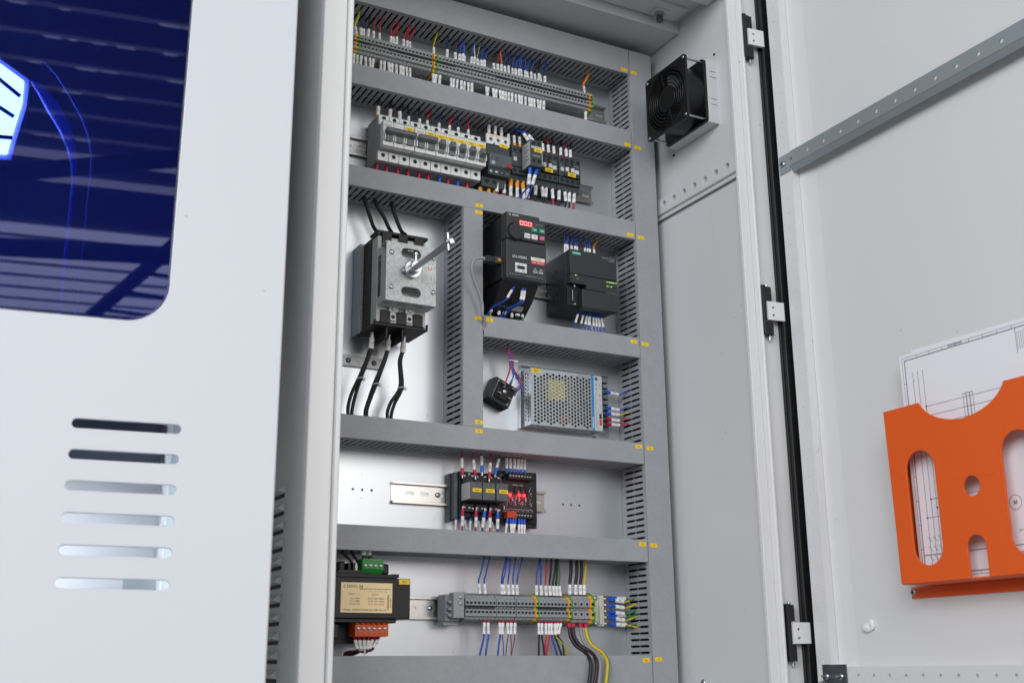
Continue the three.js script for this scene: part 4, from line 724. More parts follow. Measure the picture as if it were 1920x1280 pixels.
// ---------------------------------------------------------------- frequency drive
{
  const t = thing('frequency_drive', 'black frequency drive with red digit display and keypad, grey cable plugged in', 'drive', [.836, 1.75, 0]);
  const x0 = .8005, x1 = .8715;
  part(t, 'heat_sink', B(x0 + .001, x1 - .001, 1.772, 1.897, .002, .04), MT.black);
  part(t, 'body', B(x0, x1, 1.790, 1.8945, .0402, .110, .002), MT.black);
  part(t, 'front_cover', [extr(shapeOf([[x0 - .0005, 1.8520], [x1 - .0005, 1.8520], [x1 - .0005, 1.8885], [x1 - .0115, 1.8885], [x1 - .0115, 1.8955], [x0 - .0005, 1.8955]]), .0160, .0014).translate(0, 0, .1112), B(x0 + .0002, x1 + .0016, 1.7865, 1.8518, .1105, .1262, .0022)], MT.charcoal);
  part(t, 'terminal_bay', [extr(shapeOf([[1.7900, .010], [1.7900, .108], [1.7660, .086], [1.7480, .060], [1.7480, .010]]), x1 - x0 - .006).applyMatrix4(YZX).translate(x0 + .003, 0, 0)], MT.black);
  part(t, 'base_foot', B(x0 - .001, x1 + .010, 1.7700, 1.7900, .002, .028, .001), MT.black);
  const Z = .12855, F = (name, c, x, y, w, h, mat = sheetMat) => part(t, name, decal(c, x, y, Z, w, h), mat, t, true);
  F('brand_print', cell(220, 46, (c, w, h) => { bg(c, w, h, '#2e3235'); c.strokeStyle = '#e4e6e6'; c.lineWidth = 6; c.beginPath(); c.arc(24, 23, 14, 0, 7); c.stroke(); txt(c, 'Shihlin', 130, 24, 38, '#e9ebeb', 'sans-serif', 'bold', 'center', 170); }), x0 + .0135, 1.8915, .0210, .0044);
  const seg = (c, x, y, w, h, on, col) => { c.fillStyle = col; const k = 5; const S = { a: [x + k, y, w - 2 * k, k], g: [x + k, y + h / 2 - k / 2, w - 2 * k, k], d: [x + k, y + h - k, w - 2 * k, k], f: [x, y + 2, k, h / 2 - 3], b: [x + w - k, y + 2, k, h / 2 - 3], e: [x, y + h / 2 + 2, k, h / 2 - 3], c: [x + w - k, y + h / 2 + 2, k, h / 2 - 3] }; for (const s of on) c.fillRect(...S[s]); };
  const disp = cell(210, 70, (c, w, h) => { bg(c, w, h, '#3a0206'); c.fillStyle = '#b80d18'; c.fillRect(0, 0, w, h); for (let i = 0; i < 3; i++) seg(c, 14 + i * 62, 8, 46, 54, 'abcdef', '#ffd9d0'); });
  F('unlit_digits', cell(110, 60, (c, w, h) => { bg(c, w, h, '#1b1a1c'); for (let i = 0; i < 2; i++) seg(c, 8 + i * 52, 6, 38, 48, 'abcdefg', '#3a3436'); }), x0 + .0140, 1.8810, .0125, .0076);
  const led = part(t, 'digit_display', decal(disp, x0 + .0345, 1.8806, Z, .0250, .0084), sheetGlow, t, true);
  F('status_print', cell(150, 60, (c, w, h) => { bg(c, w, h, '#2e3235'); txt(c, 'Hz  MON  RUN', w / 2, 16, 20, '#b8bcbc', 'sans-serif', 'normal', 'center', w - 6); for (const x of [24, 74, 124]) { c.fillStyle = '#cfd2d2'; c.fillRect(x, 38, 8, 8); } }), x0 + .0575, 1.8815, .0160, .0064);
  part(t, 'dial', [new THREE.CylinderGeometry(.0128, .0133, .004, 40).rotateX(Math.PI / 2).translate(x0 + .0152, 1.8642, Z + .002)], M('#2a2d2f', .5));
  part(t, 'dial_ring', new THREE.TorusGeometry(.0142, .0010, 6, 44).translate(x0 + .0152, 1.8642, Z + .0004), MT.rubber);
  for (let i = 0; i < 9; i++) part(t, 'dial_rib', B(-.0004, .0004, .004, .0118, 0, .0007).rotateZ(i * Math.PI * 2 / 9).translate(x0 + .0152, 1.8642, Z + .0039), MT.rubber);
  const key = (s, col, fg, x, y) => { const k = part(t, 'key', B(x - .0053, x + .0053, y - .0042, y + .0042, Z - .001, Z + .0016, .0009), M(col, .4)); part(t, 'key_print', decal(cell(96, 72, (c, w, h) => { bg(c, w, h, col); s.split('|').forEach((q, i, a) => txt(c, q, w / 2, h / 2 + (i - (a.length - 1) / 2) * 28, a.length > 1 ? 26 : 30, fg, 'sans-serif', 'bold', 'center', w - 8)); }), x, y, Z + .0016, .0094, .0072), sheetMat, k, true); };
  key('REV', '#15876d', '#d9f0e8', x0 + .0495, 1.8722); key('FWD', '#15876d', '#d9f0e8', x0 + .0628, 1.8722);
  key('MODE', '#e4e6e6', '#26292b', x0 + .0362, 1.8602); key('SET', '#e4e6e6', '#26292b', x0 + .0495, 1.8602); key('STOP|RESET', '#a01c44', '#f0c9d4', x0 + .0628, 1.8602);
  const Z2 = .1262, G = (name, c, x, y, w, h) => part(t, name, decal(c, x, y, Z2, w, h), sheetMat, t, true);
  G('series_print', cell(260, 60, (c, w, h) => { bg(c, w, h, '#222527'); txt(c, 'SC3 SERIES', w / 2, h / 2, 40, '#d4d7d7', 'sans-serif', 'bold', 'center', w - 20); }), x0 + .0235, 1.8235, .0330, .0082);
  G('voltage_label', cell(200, 90, (c, w, h) => { bg(c, w, h, '#e6e2cf'); c.fillStyle = '#bd1a2d'; c.fillRect(0, h / 2, w, h / 2 + 1); txt(c, '0.75KW', w / 2, h * .26, 30, '#5a5a50', 'sans-serif', 'normal'); txt(c, '440V 3PHASE', w / 2, h * .76, 28, '#f0c4c4', 'sans-serif', 'bold', 'center', w - 8); }), x0 + .0565, 1.8215, .0250, .0112);
  G('switch_plate', cell(160, 120, (c, w, h) => { bg(c, w, h, '#e2e4e4'); c.fillStyle = '#101112'; c.fillRect(26, 34, 108, 46); for (const [x, y] of [[60, 16], [96, 16], [12, 44], [12, 68], [148, 44], [148, 68]]) { c.beginPath(); c.arc(x, y, 6, 0, 7); c.fill(); } c.fillRect(20, 98, 40, 8); c.fillRect(80, 98, 60, 8); }), x0 + .0258, 1.8060, .0205, .0152);
  G('warning_print', cell(180, 90, (c, w, h) => { bg(c, w, h, '#2e3235'); for (const x of [46, 134]) { c.strokeStyle = '#c5c9c9'; c.lineWidth = 6; c.beginPath(); c.moveTo(x, 14); c.lineTo(x + 30, 62); c.lineTo(x - 30, 62); c.closePath(); c.stroke(); c.fillStyle = '#c5c9c9'; c.fillRect(x - 2, 30, 5, 20); c.fillRect(x - 34, 70, 68, 10); } }), x0 + .0565, 1.8055, .0205, .0102);
  G('terminal_print', cell(420, 40, (c, w, h) => { bg(c, w, h, '#2e3235'); ['5A', '5B', '5C', '10', '2', '5', 'STF', 'STR', 'M0', 'M1', 'SD', 'PC'].forEach((s, i) => { txt(c, s, 20 + i * 35, 12, 17, '#b6baba', 'sans-serif', 'normal'); c.fillStyle = '#0c0d0e'; c.fillRect(8 + i * 35, 24, 24, 14); }); }), x0 + .0345, 1.7928, .062, .0058);
  const lowC = cell(260, 70, (c, w, h) => { bg(c, w, h, '#17191c'); c.fillStyle = '#a9abac'; c.fillRect(150, 6, 100, 56); txt(c, 'MOTOR', 200, 22, 22, '#222'); txt(c, 'U V W', 200, 46, 18, '#222'); c.fillStyle = '#3a3a8c'; c.beginPath(); c.arc(30, 24, 16, 0, 7); c.fill(); txt(c, 'R S T', 95, 30, 24, '#9aa0a6'); });
  part(t, 'motor_print', xf(decal(lowC, 0, 0, 0, .050, .0115), (g) => g.rotateX(.93).translate(x0 + .034, 1.7565, .0728)), sheetMat, t, true);
  // network plug and grey cable
  const c = thing('network_cable', 'grey network cable with black plug bending from the drive down to the duct', 'cable', [.7905, 1.738, .0735]);
  part(c, 'plug', [B(.7885, .8005, 1.8130, 1.8250, .0985, .1110, .001)], MT.charcoal); part(c, 'plug_clip', B(.7930, .7990, 1.8165, 1.8215, .1111, .1120), M('#c98a2a', .35));
  for (let i = 0; i < 5; i++) part(c, 'boot_rib', B(.7735 + i * .003, .7755 + i * .003, 1.8135 + i * .0003, 1.8245, .0990, .1105, .0008), MT.charcoal);
  part(c, 'jacket', tube([[.7745, 1.8190, .1045], [.7660, 1.8205, .104], [.7560, 1.8150, .102], [.7535, 1.8010, .099], [.7600, 1.7850, .095], [.7715, 1.7650, .091], [.7775, 1.7480, .088], [.7790, 1.7330, .085], [.7870, 1.7250, .0770], [.7873, 1.7150, .070]], .0027, 44, 9), M('#9a9d9f', .45));
}
[[.8275, .8200, 1.783], [.8440, .8390, 1.786], [.8485, .8440, 1.786]].forEach(([x, xe, y], i) => wire('control_wire', 'blue wire with white marker hanging from the drive terminals', 'blue wires below the drive', [x, y, .100], [i ? -.12 : -.55, -1, -.12], { lc: .0068, cc: 'b', rc: .0023, lm: .0150, rm: .0022, rw: .0013, wc: 'b' }, [[xe - .0150 + (i ? .004 : -.003), 1.752, .076], [xe - .020 + (i ? .004 : -.002), 1.742, .064], [xe - .022, 1.728, .056]]));
[[.8120, 'yg', 1.7555, -.4], [.8215, 'k', 1.7540, -.1], [.8290, 'k', 1.7555, 0], [.8330, 'k', 1.7560, -.08], [.8430, 'k', 1.7530, .02], [.8520, 'k', 1.7570, 0], [.8570, 'k', 1.7570, -.1], [.8610, 'gr', 1.7560, .1]].forEach(([x, c, y, s]) => wire('power_wire', `${c === 'k' ? 'black' : c === 'gr' ? 'green' : 'yellow green'} wire with white marker under the drive terminal bay`, `${cn[c]} wires under the drive`, [x, y + .010, .063], [s, -1, 0], { lm: .0185, rm: .0027, rw: .0017, wc: c }, [[snap(x), 1.730, .055], [snap(x), 1.722, .05]]));

// ---------------------------------------------------------------- programmable controller
{
  const x0 = .9445, x1 = 1.0365, y0 = 1.7745, y1 = 1.8735, Z = .080, t = thing('logic_controller', 'dark grey logic controller with green status lights and serial port', 'controller', [.99, 1.775, .002]);
  part(t, 'body', [B(x0, x1, y0 + .002, y1 - .001, .003, .0640, .001)], MT.charcoal);
  part(t, 'upper_cover', B(x0, x1, 1.8305, y1, .0642, Z, .0012), MT.charcoal);
  part(t, 'left_panel', B(x0, x0 + .0305, 1.8145, 1.8300, .0642, Z - .0004, .0006), MT.charcoal);
  part(t, 'slot_cover', B(x0 + .0312, x0 + .0700, 1.8072, 1.8300, .0642, Z - .0006, .0006), MT.charcoal);
  part(t, 'lamp_panel', B(x0 + .0704, x1, 1.8035, 1.8300, .0642, Z - .0008, .0006), MT.charcoal);
  part(t, 'lower_cover', [B(x0 + .0225, x1, y0, 1.8065, .0642, Z, .0012)], MT.charcoal);
  part(t, 'port_recess', B(x0, x0 + .0220, y0 + .004, 1.8140, .0642, .0690, .0006), MT.black);
  const port = part(t, 'serial_port', B(x0 + .0075, x0 + .0140, 1.7850, 1.8060, .0691, .0725, .002), MT.darksteel);
  part(t, 'port_socket', B(x0 + .0088, x0 + .0134, 1.7868, 1.8042, .0726, .0732, .001), MT.hole, port);
  for (const y of [1.8110, 1.7800]) part(t, 'port_screw', rod([x0 + .011, y, .0690], [x0 + .0108, y, .0750], .0017, 6), MT.steel, port);
  const P = (n, c, x, y, z, w, h) => part(t, n, decal(c, x, y, z, w, h), sheetMat, t, true);
  P('brand_print', cell(170, 48, (c, w, h) => { bg(c, w, h, '#1f8f84'); txt(c, 'SIEMENS', w / 2, h / 2 + 1, 34, '#cfe8e4', 'sans-serif', 'bold', 'center', w - 14); }), x0 + .0128, 1.8672, Z, .0172, .0052);
  P('type_print', cell(260, 80, (c, w, h) => { bg(c, w, h, '#2e3235'); txt(c, 'SIMATIC S7-200', w - 4, 22, 32, '#a4a9aa', 'sans-serif', 'normal', 'right'); txt(c, 'SMART', w - 4, 58, 32, '#a4a9aa', 'sans-serif', 'normal', 'right'); }), x1 - .0185, 1.8655, Z, .0290, .0090);
  P('port_print', cell(60, 40, (c, w, h) => { bg(c, w, h, '#2e3235'); txt(c, 'LINK', w / 2, 12, 15, '#8f9495'); txt(c, 'Rx/Tx', w / 2, 30, 14, '#8f9495'); }), x0 + .0135, 1.8225, Z - .0004, .0075, .0050);
  const lit = new THREE.MeshStandardMaterial({ color: '#d8ff9a', emissive: '#b6f03a', emissiveIntensity: .9 }), mid = new THREE.MeshStandardMaterial({ color: '#6fae2a', emissive: '#5fae18', emissiveIntensity: .7 });
  const lamp = (x, y, m, w = .0006, z = Z - .0008) => part(t, 'status_light', B(x - w, x + w, y - .0006, y + .0006, z - .0002, z + .0003), m);
  [1, 0, 1, 1, 1, 1, 1, 0, 1].forEach((v, i) => lamp(x0 + .0722 + i * .00225, 1.8258, v ? lit : mid));
  [1, 0, 0, 0, 1].forEach((v, i) => lamp(x0 + .0722 + i * .00225, 1.8185, v ? lit : mid));
  [0, 1, 0, 1, 1, 1, 1, 0, 1].forEach((v, i) => lamp(x0 + .0722 + i * .00225, 1.8058, v ? lit : mid));
  lamp(x0 + .0105, 1.8287, lit, .0010, Z - .0004); lamp(x0 + .0133, 1.8287, mid, .0006, Z - .0004);
  for (const [y, z] of [[1.842, .024], [1.846, .034], [1.803, .024], [1.807, .034]]) part(t, 'vent_notch', B(x0 - .0003, x0 + .0002, y - .003, y + .003, z - .0015, z + .0015), MT.hole);
}
[.9582, .9619, .9659, .9738, .9783, .9851, .9975, 1.0036, 1.0095, 1.0157, 1.0225].forEach((x, i) => { const c = i === 9 ? 'r' : i === 10 ? 'yg' : 'b'; wire('control_wire', `${cn[c]} wire with white marker rising from the top of the logic controller`, `${cn[c]} wires above the controller`, [x, 1.8725, .040], [rr(-.12, .12) - (i === 10 ? .3 : 0), 1, 0], { lc: .009, cc: 'b', rc: .0017, lm: .0150, rm: .0020, rw: .0011, wc: c }, [[snap(x), 1.9165, .042], [snap(x), 1.928, .042]]); });
[.9743, .9842, .9908, .9952, 1.0007, 1.007, 1.0115, 1.0159, 1.0213].forEach((x, i) => wire('control_wire', 'blue wire with white marker fanning out below the logic controller', 'blue wires below the controller', [x + (i < 4 ? .0035 : -.001), 1.7768, .050], [-.35 + i * .075, -1, 0], { lc: .0062, cc: 'b', rc: .0020, lm: .0155, rm: .0021, rw: .0011, wc: 'b' }, [[x - .004 + i * .0012, 1.742, .050], [snap(x - .004 + i * .001), 1.728, .048]]));

// ---------------------------------------------------------------- bridge rectifier on its heat sink
{
  const t = thing('bridge_rectifier', 'small black bridge rectifier on a finned heat sink, turned askew', 'rectifier', [.845, 1.627, 0]), a = -.42, R = (g) => g.rotateZ(a).translate(.8445, 1.6290, 0);
  part(t, 'heat_sink', R(B(-.020, .020, -.0190, .0190, .0207, .0265, .0004)), M('#26292c', .45));
  for (let i = 0; i < 11; i++) part(t, 'fin', R(B(-.0200 + i * .0038, -.0182 + i * .0038, -.0195, .0195, .0005, .0205)), M('#26292c', .45));
  part(t, 'case', R(B(-.0135, .0145, -.0142, .0142, .0266, .0335, .0012)), MT.rubber);
  part(t, 'case_rim', R(extr((() => { const s = rrect(-.0148, .0158, -.0155, .0155, .001); s.holes.push(rrect(-.0138, .0148, -.0145, .0145, .001, THREE.Path)); return s; })(), .0012).translate(0, 0, .0266)), MT.steel);
  part(t, 'screw', R(screwHead(.0005, 0, .0336, .0042)), MT.steel);
  for (const [x, y] of [[-.009, .009], [.010, .009], [-.009, -.009], [.010, -.009]]) part(t, 'blade_terminal', R(B(x - .0028, x + .0028, y - .0004, y + .0004, .0336, .041)), MT.steel);
}
[[['r'], [.8415, 1.6385, .041], [.8500, 1.6780, .041]], [['b'], [.8530, 1.6440, .041], [.8515, 1.6800, .041]], [['b'], [.8600, 1.6270, .041], [.8535, 1.6790, .041]], [['r'], [.8620, 1.6330, .041], [.8550, 1.6780, .041]]].forEach(([[c], a, b], i) => {
  const t = thing('rectifier_lead', `${cn[c]} lead from the bridge rectifier gathered by a white tie`, 'wire', a, `${cn[c]} rectifier leads`);
  part(t, 'insulation', tube([a, [a[0] + .003 + (i > 1 ? .006 : 0), a[1] + .010, .043], [b[0] + (i % 2) * .001, b[1] - .012, .043], [b[0] - .0005 + i * .0006, b[1], .042], [.8475 + i * .0009, 1.695, .042], [snap(.8465), 1.7065, .042], [snap(.8465), 1.718, .04]], .0013, 26, 7), M(WC[c], .4)); part(t, 'spade_boot', rod([a[0], a[1] - .004, a[2] - .003], a, .0022, 8), MT.steel);
});
{ const t = thing('cable_tie', 'small white cable tie around the rectifier leads', 'cable tie', [.852, 1.6785, .042]); part(t, 'strap', new THREE.TorusGeometry(.0036, .0008, 6, 16).rotateX(Math.PI / 2).translate(.852, 1.6785, .0425), M('#e4e6e6', .5)); part(t, 'tail', B(.855, .8635, 1.6775, 1.6795, .0435, .0445), M('#e4e6e6', .5)); }

// ---------------------------------------------------------------- enclosed power supply
{
  const x0 = .8915, x1 = 1.0280, y0 = 1.5795, y1 = 1.6735, Z = .0360, t = thing('power_supply', 'perforated aluminium power supply with a blue stripe and yellow coil inside', 'power supply', [.96, 1.58, 0]);
  const alu = M('#b6bbbd', .4, .55, { roughnessMap: rep(roughTex, .05) }), s = rrect(x0, x1, y0, y1, .001);
  for (let i = 0; i < 19; i++) for (let j = 0; j < 14; j++) { const x = .8995 + i * .00578, y = 1.6655 - j * .00605 - (i % 2 ? .0030 : 0); if (j === 13 && i % 2 && i % 4 === 3) continue; if (i < 3 && j === 0) continue; s.holes.push(circ(x, y, .0023)); }
  part(t, 'front_cover', extr(s, .0010, 0, 5).translate(0, 0, Z - .001), alu);
  const sd = shapeOf([[y0, .0005], [y1, .0005], [y1, Z - .0012], [y0, Z - .0012]]);
  for (let i = 0; i < 13; i++) for (let j = 0; j < 3; j++) sd.holes.push(circ(y0 + .008 + i * .0063 + (j % 2) * .003, .0105 + j * .0082, .0021));
  part(t, 'side_cover', extr(sd, .0010, 0, 5).applyMatrix4(YZX).translate(x0, 0, 0), alu);
  part(t, 'bottom_cover', B(x0 + .0012, x1, y0, y0 + .001, .0005, Z - .0012), alu);
  part(t, 'top_cover', B(x0 + .0012, x1, y1 - .001, y1, .0005, Z - .0012), alu);
  part(t, 'mounting_tray', [B(x0 - .002, 1.062, y1 + .0095, y1 + .0107, .0003, .0090), B(x0 - .004, 1.062, y0 - .001, y1 + .0107, .0002, .0012), B(x0 - .0045, x0 - .0035, y0 - .001, y1 + .002, .0003, .008)], alu);
  part(t, 'circuit_board', B(x0 + .003, 1.036, y0 + .003, y1 - .003, .006, .0076), M('#3f4d39', .5));
  part(t, 'transformer_coil', B(.9275, .9590, 1.6245, 1.6590, .0077, .0335, .0015), M('#e3d832', .5));
  part(t, 'capacitor', rod([.9075, 1.600, .0077], [.9075, 1.600, .030], .0085, 16), M('#1b1d22', .4)); part(t, 'capacitor', rod([.9140, 1.640, .0077], [.9140, 1.640, .028], .0090, 16), M('#1b1d22', .4));
  part(t, 'heat_bar', B(.9680, .9745, 1.615, 1.664, .0077, .027), M('#8b8b7b', .4, .5)); part(t, 'choke', new THREE.TorusGeometry(.0075, .0038, 8, 16).translate(.9660, 1.594, .018), M('#b9742a', .5));
  part(t, 'blue_component', B(.951, .962, 1.605, 1.614, .0077, .024, .001), M('#24407a', .4)); part(t, 'small_capacitor', rod([.985, 1.640, .0077], [.985, 1.640, .026], .006, 14), M('#23262b', .4)); part(t, 'small_capacitor', rod([.990, 1.606, .0077], [.990, 1.606, .026], .006, 14), M('#20306a', .4));
  part(t, 'name_label', decal(yellowCell('VC1'), .9015, 1.6695, Z, .0165, .0066), sheetMat, t, true);
  const side = cell(150, 640, (c, w, h) => { bg(c, w, h, '#c9cdcf'); c.fillStyle = '#2f86c9'; c.fillRect(0, 0, 38, h); c.save(); c.translate(19, h - 90); c.rotate(-Math.PI / 2); txt(c, 'MORNSUN', 0, 0, 26, '#e6f1fa'); c.restore(); c.fillStyle = '#55595c'; c.fillRect(52, 16, 40, 40);
    c.save(); c.translate(72, 130); c.rotate(-Math.PI / 2); txt(c, 'UL CE', 0, 0, 34, '#4a4e51'); c.restore(); for (let y = 200; y < 620; y += 17) { c.fillStyle = '#7c8083'; c.fillRect(52, y, 14 + (y * 7) % 26, 6); } c.strokeStyle = '#7c8083'; c.lineWidth = 2; for (let y = 20; y < 620; y += 62) c.strokeRect(104, y, 36, 58); for (let y = 44; y < 440; y += 62) txt(c, ['L', 'N', '\u23da', 'NC', '-V', '-V', '+V'][(y / 62) | 0], 122, y, 24, '#3c4043'); c.fillStyle = '#26282a'; c.fillRect(106, 440, 32, 62); c.fillStyle = '#d23a28'; c.fillRect(106, 506, 32, 70); });
  part(t, 'data_label', decal(side, 1.0170, (y0 + y1) / 2, Z, .0205, y1 - y0 - .001), sheetMat, t, true);
  part(t, 'terminal_rail', [B(1.0285, 1.0400, 1.588, 1.668, .008, .0205, .001)], MT.black);
  for (let i = 0; i < 9; i++) { part(t, 'barrier', B(1.0285, 1.0440, 1.5895 + i * .0094, 1.5909 + i * .0094, .0206, .0290), MT.black); if (i < 8) part(t, 'terminal_screw', screwHead(1.0345, 1.5950 + i * .0094, .0206, .0032), MT.steel); }
  for (const [x, y] of [[.8875, 1.6650], [1.0325, 1.5735]]) part(t, 'screw', screwHead(x, y, .0012, .0045), MT.steel);
}
[[1.6515, 'b', 'b'], [1.6240, 'b', 'b'], [1.6150, 'b', 'yg'], [1.6045, 'r', 'r'], [1.5960, 'r', 'r']].forEach(([y, cc, c], i) => wire('supply_wire', `${cn[c]} wire with ${cn[cc]} crimp and white marker leaving the power supply sideways`, `${cn[c]} wires beside the power supply`, [1.0425, y, .022], [1, -.07 + i * .02, 0], { pin: .006, lc: .0105, cc, rc: .0030, lm: .0165, rm: .0029, rw: .0014, wc: c, s: ['201', '201', 'PE', '151', '151'][i] }, [[1.079, y + .002, .026], [1.0865, y + .003, .030], [1.097, y + .004, .032]]));

// ---------------------------------------------------------------- small relays on sockets
[['KA5', .7705], ['KA11', .7925], ['KA14', .8160]].forEach(([s, x0], i) => {
  const w = i === 1 ? .0222 : .0215, t = thing('plug_in_relay', ['pale sided plug-in relay at the open end of its row', 'midmost dark grey plug-in relay between its two twins', 'dark grey plug-in relay beside the red lit circuit board'][i], 'relay', [x0 + w / 2, 1.43, .008], 'plug-in relays in a row');
  part(t, 'socket', [B(x0 - .004, x0 + w - .005, 1.4260, 1.4960, .008, .0300, .001), B(x0 - .001, x0 + w - .003, 1.4760, 1.4900, .0301, .0380, .001), B(x0 - .001, x0 + w - .003, 1.4330, 1.4460, .0301, .0380, .001)], MT.black);
  part(t, 'relay_case', B(x0, x0 + w - .0006, 1.4490, 1.4763, .0302, .0600, .0012), M('#55585a', .42));
  if (!i) part(t, 'case_side', B(x0 - .0006, x0 - .0001, 1.4500, 1.4755, .0315, .0590), M('#c3c5c0', .45));
  part(t, 'name_label', decal(yellowCell(s), x0 + w * .56, 1.4635, .0600, .0150, .0058), sheetMat, t, true);
  part(t, 'case_print', decal(cell(60, 26, (c, W, h) => { bg(c, W, h, '#3e4143'); txt(c, 'A1 24V', W / 2, h / 2, 15, '#a9adad'); }), x0 + w * .72, 1.4720, .0600, .0062, .0026), sheetMat, t, true);
  for (const [dx, y] of [[.0015, 1.4875], [.0095, 1.4905], [.015, 1.4880], [.0015, 1.4395], [.010, 1.4390], [.0158, 1.4380]]) part(t, 'terminal_screw', screwHead(x0 + dx, y, .0380, .0023), MT.steel);
});
{ const t = thing('rail_clamp', 'grey end clamp holding the relay row on its rail', 'end clamp', [.764, 1.46, .008]); part(t, 'clamp_body', [B(.7605, .7662, 1.4230, 1.4945, .0080, .0260, .0008)], M('#5d6163', .5)); part(t, 'clamp_foot', B(.7575, .7604, 1.4200, 1.4940, .0030, .0150), MT.charcoal); }
[[.7672, 'r', 'r', 1.4885, 0], [.7893, 'r', 'r', 1.4875, -.08], [.8012, 'b', 'n', 1.4950, 0], [.8135, 'r', 'r', 1.4855, .12], [.8241, 'b', 'b', 1.4935, .3]].forEach(([x, cc, c, y, s], i) => wire('relay_wire', `${cn[c]} wire with ${cn[cc]} crimp and white marker above the plug-in relays`, `${cn[c]} wires above the relays`, [x, y, .0400], [s, 1, -.08], { pin: .005, lc: .0105, cc, rc: .0027, lm: .0150, rm: .0024, rw: .0012, wc: c, s: ['257', '245', '444', '445', '442'][i] }, [[x + s * .03, 1.524, .038], [x + s * .035, 1.536, .038]]));
[[.7676, 'r', 'r', 1.4378, 0], [.7905, 'r', 'r', 1.4372, 0], [.8049, 'b', 'n', 1.4370, -.12], [.8141, 'r', 'r', 1.4375, .02], [.8277, 'b', 'b', 1.4364, 0]].forEach(([x, cc, c, y, s], i) => wire('relay_wire', `${cn[c]} wire with ${cn[cc]} crimp and white marker below the plug-in relays`, `${cn[c]} wires below the relays`, [x, y - .002, .0410], [s, -1, -.05], { pin: .005, lc: .0100, cc, rc: .0027, lm: .0150, rm: .0026, rw: .0014, wc: c }, [[x + s * .03, 1.404, .039], [x + s * .03, 1.390, .038]]));
[.7620, .7740, .7865, .7975, .8115, .8205].forEach((x, i) => wire('relay_wire', 'blue wire with white marker hanging behind the front relay wires', 'rear blue wires below the relays', [x + .003, 1.4315, .024], [i % 2 ? .2 : -.05, -1, 0], { lc: .0100, cc: 'b', rc: .0024, lm: .0150, rm: .0023, rw: .0012, wc: 'b' }, [[x + .005, 1.400, .025], [x + .005, 1.388, .025]]));

// ---------------------------------------------------------------- amplifier board with red lights
{
  const t = thing('relay_board', 'black carrier with small circuit board and three glowing red lights', 'circuit board', [.872, 1.42, .008]);
  part(t, 'carrier', [B(.8395, .9085, 1.4225, 1.5040, .0080, .0210, .0012), B(.8720, .9085, 1.4160, 1.4224, .0080, .0200, .001)], MT.black);
  const pcb = cell(300, 330, (c, w, h) => { bg(c, w, h, '#141518'); let q = 5; const r = () => (q = (q * 1103515245 + 12345) % 2147483648) / 2147483648; for (let i = 0; i < 230; i++) { c.fillStyle = ['#c9ccd0', '#8d9094', '#e2e4e6', '#5a5d62'][Math.floor(r() * 4)]; c.fillRect(20 + r() * 260, 80 + r() * 150, 2 + r() * 4, 2 + r() * 7); } for (let i = 0; i < 6; i++) { c.fillStyle = '#2a2b30'; c.fillRect(16 + i * 46, 236, 38, 46); c.strokeStyle = '#b9bcc0'; c.lineWidth = 3; c.strokeRect(18 + i * 46, 258, 34, 20); } txt(c, '24VDC  COM', 150, 66, 16, '#b9bcc0'); });
  part(t, 'board', decal(pcb, .8735, 1.4625, .0211, .0590, .0660), sheetMat, t, true);
  for (const [y, c] of [[1.4945, MT.black], [1.4330, MT.black]]) {
    const b = part(t, 'terminal_row', B(.8515, .8980, y - .0050, y + .0055, .0216, .0330, .001), c);
    for (let i = 0; i < 8; i++) part(t, 'terminal_screw', screwHead(.8548 + i * .0051, y, .0330, .0017), MT.steel, b);
  }
  part(t, 'orange_terminal', B(.8480, .8645, 1.4280, 1.4385, .0216, .0345, .001), M('#c2441c', .45));
  for (let i = 0; i < 4; i++) part(t, 'transistor', B(.8560 + i * .0105, .8600 + i * .0105, 1.4685, 1.4800, .0215, .0255, .0006), MT.black);
  const red = new THREE.MeshStandardMaterial({ color: '#ff4040', emissive: '#ff1216', emissiveIntensity: 20 });
  for (const x of [.8583, .8750, .8835]) {
    part(t, 'light_bulb', new THREE.SphereGeometry(.0021, 10, 8).translate(x, 1.4662, .0240), red);
    const l = new THREE.PointLight(0xff2010, .0007, 0, 2); l.position.set(x, 1.4662, .0285); l.castShadow = true; scene.add(l);
  }
  for (let i = 0; i < 3; i++) part(t, 'resistor', B(.8625 + i * .012, .8640 + i * .012, 1.4560, 1.4625, .0215, .0235), M('#9aa0a6', .4));
  part(t, 'bright_component', B(.8470, .8492, 1.4420, 1.4475, .0211, .0240), MT.steel);
  for (const [x, y] of [[.9045, 1.4985], [.9045, 1.4275], [.8440, 1.4285], [.8440, 1.4985]]) part(t, 'corner_hole', new THREE.CylinderGeometry(.0016, .0016, .0004, 10).rotateX(Math.PI / 2).translate(x, y, .0211), MT.hole);
  const sl = cell(40, 120, (c, w, h) => { bg(c, w, h, '#1b1d20'); for (let i = 0; i < 12; i++) { c.fillStyle = '#9da1a4'; c.fillRect(6, 8 + i * 9, 12 + (i * 13) % 18, 4); } });
  part(t, 'side_print', decal(sl, .8455, 1.4905, .0211, .0060, .0170), sheetMat, t, true);
}
[.8503, .8575, .8642, .8699, .8755, .8828].forEach((x, i) => wire('board_wire', 'blue sleeved wire with white marker entering the circuit board from above', 'wires above the circuit board', [x - .0005, 1.4985, .0300], [rr(-.06, .1), 1, 0], { lc: .0072, cc: 'b', rc: .0021, lm: .0165, rm: .0024, rw: .0011, wc: 'n', s: ['702', '610', '611', '612', '613', '614'][i] }, [[x + .002, 1.526, .032], [x + .002, 1.538, .032]]));
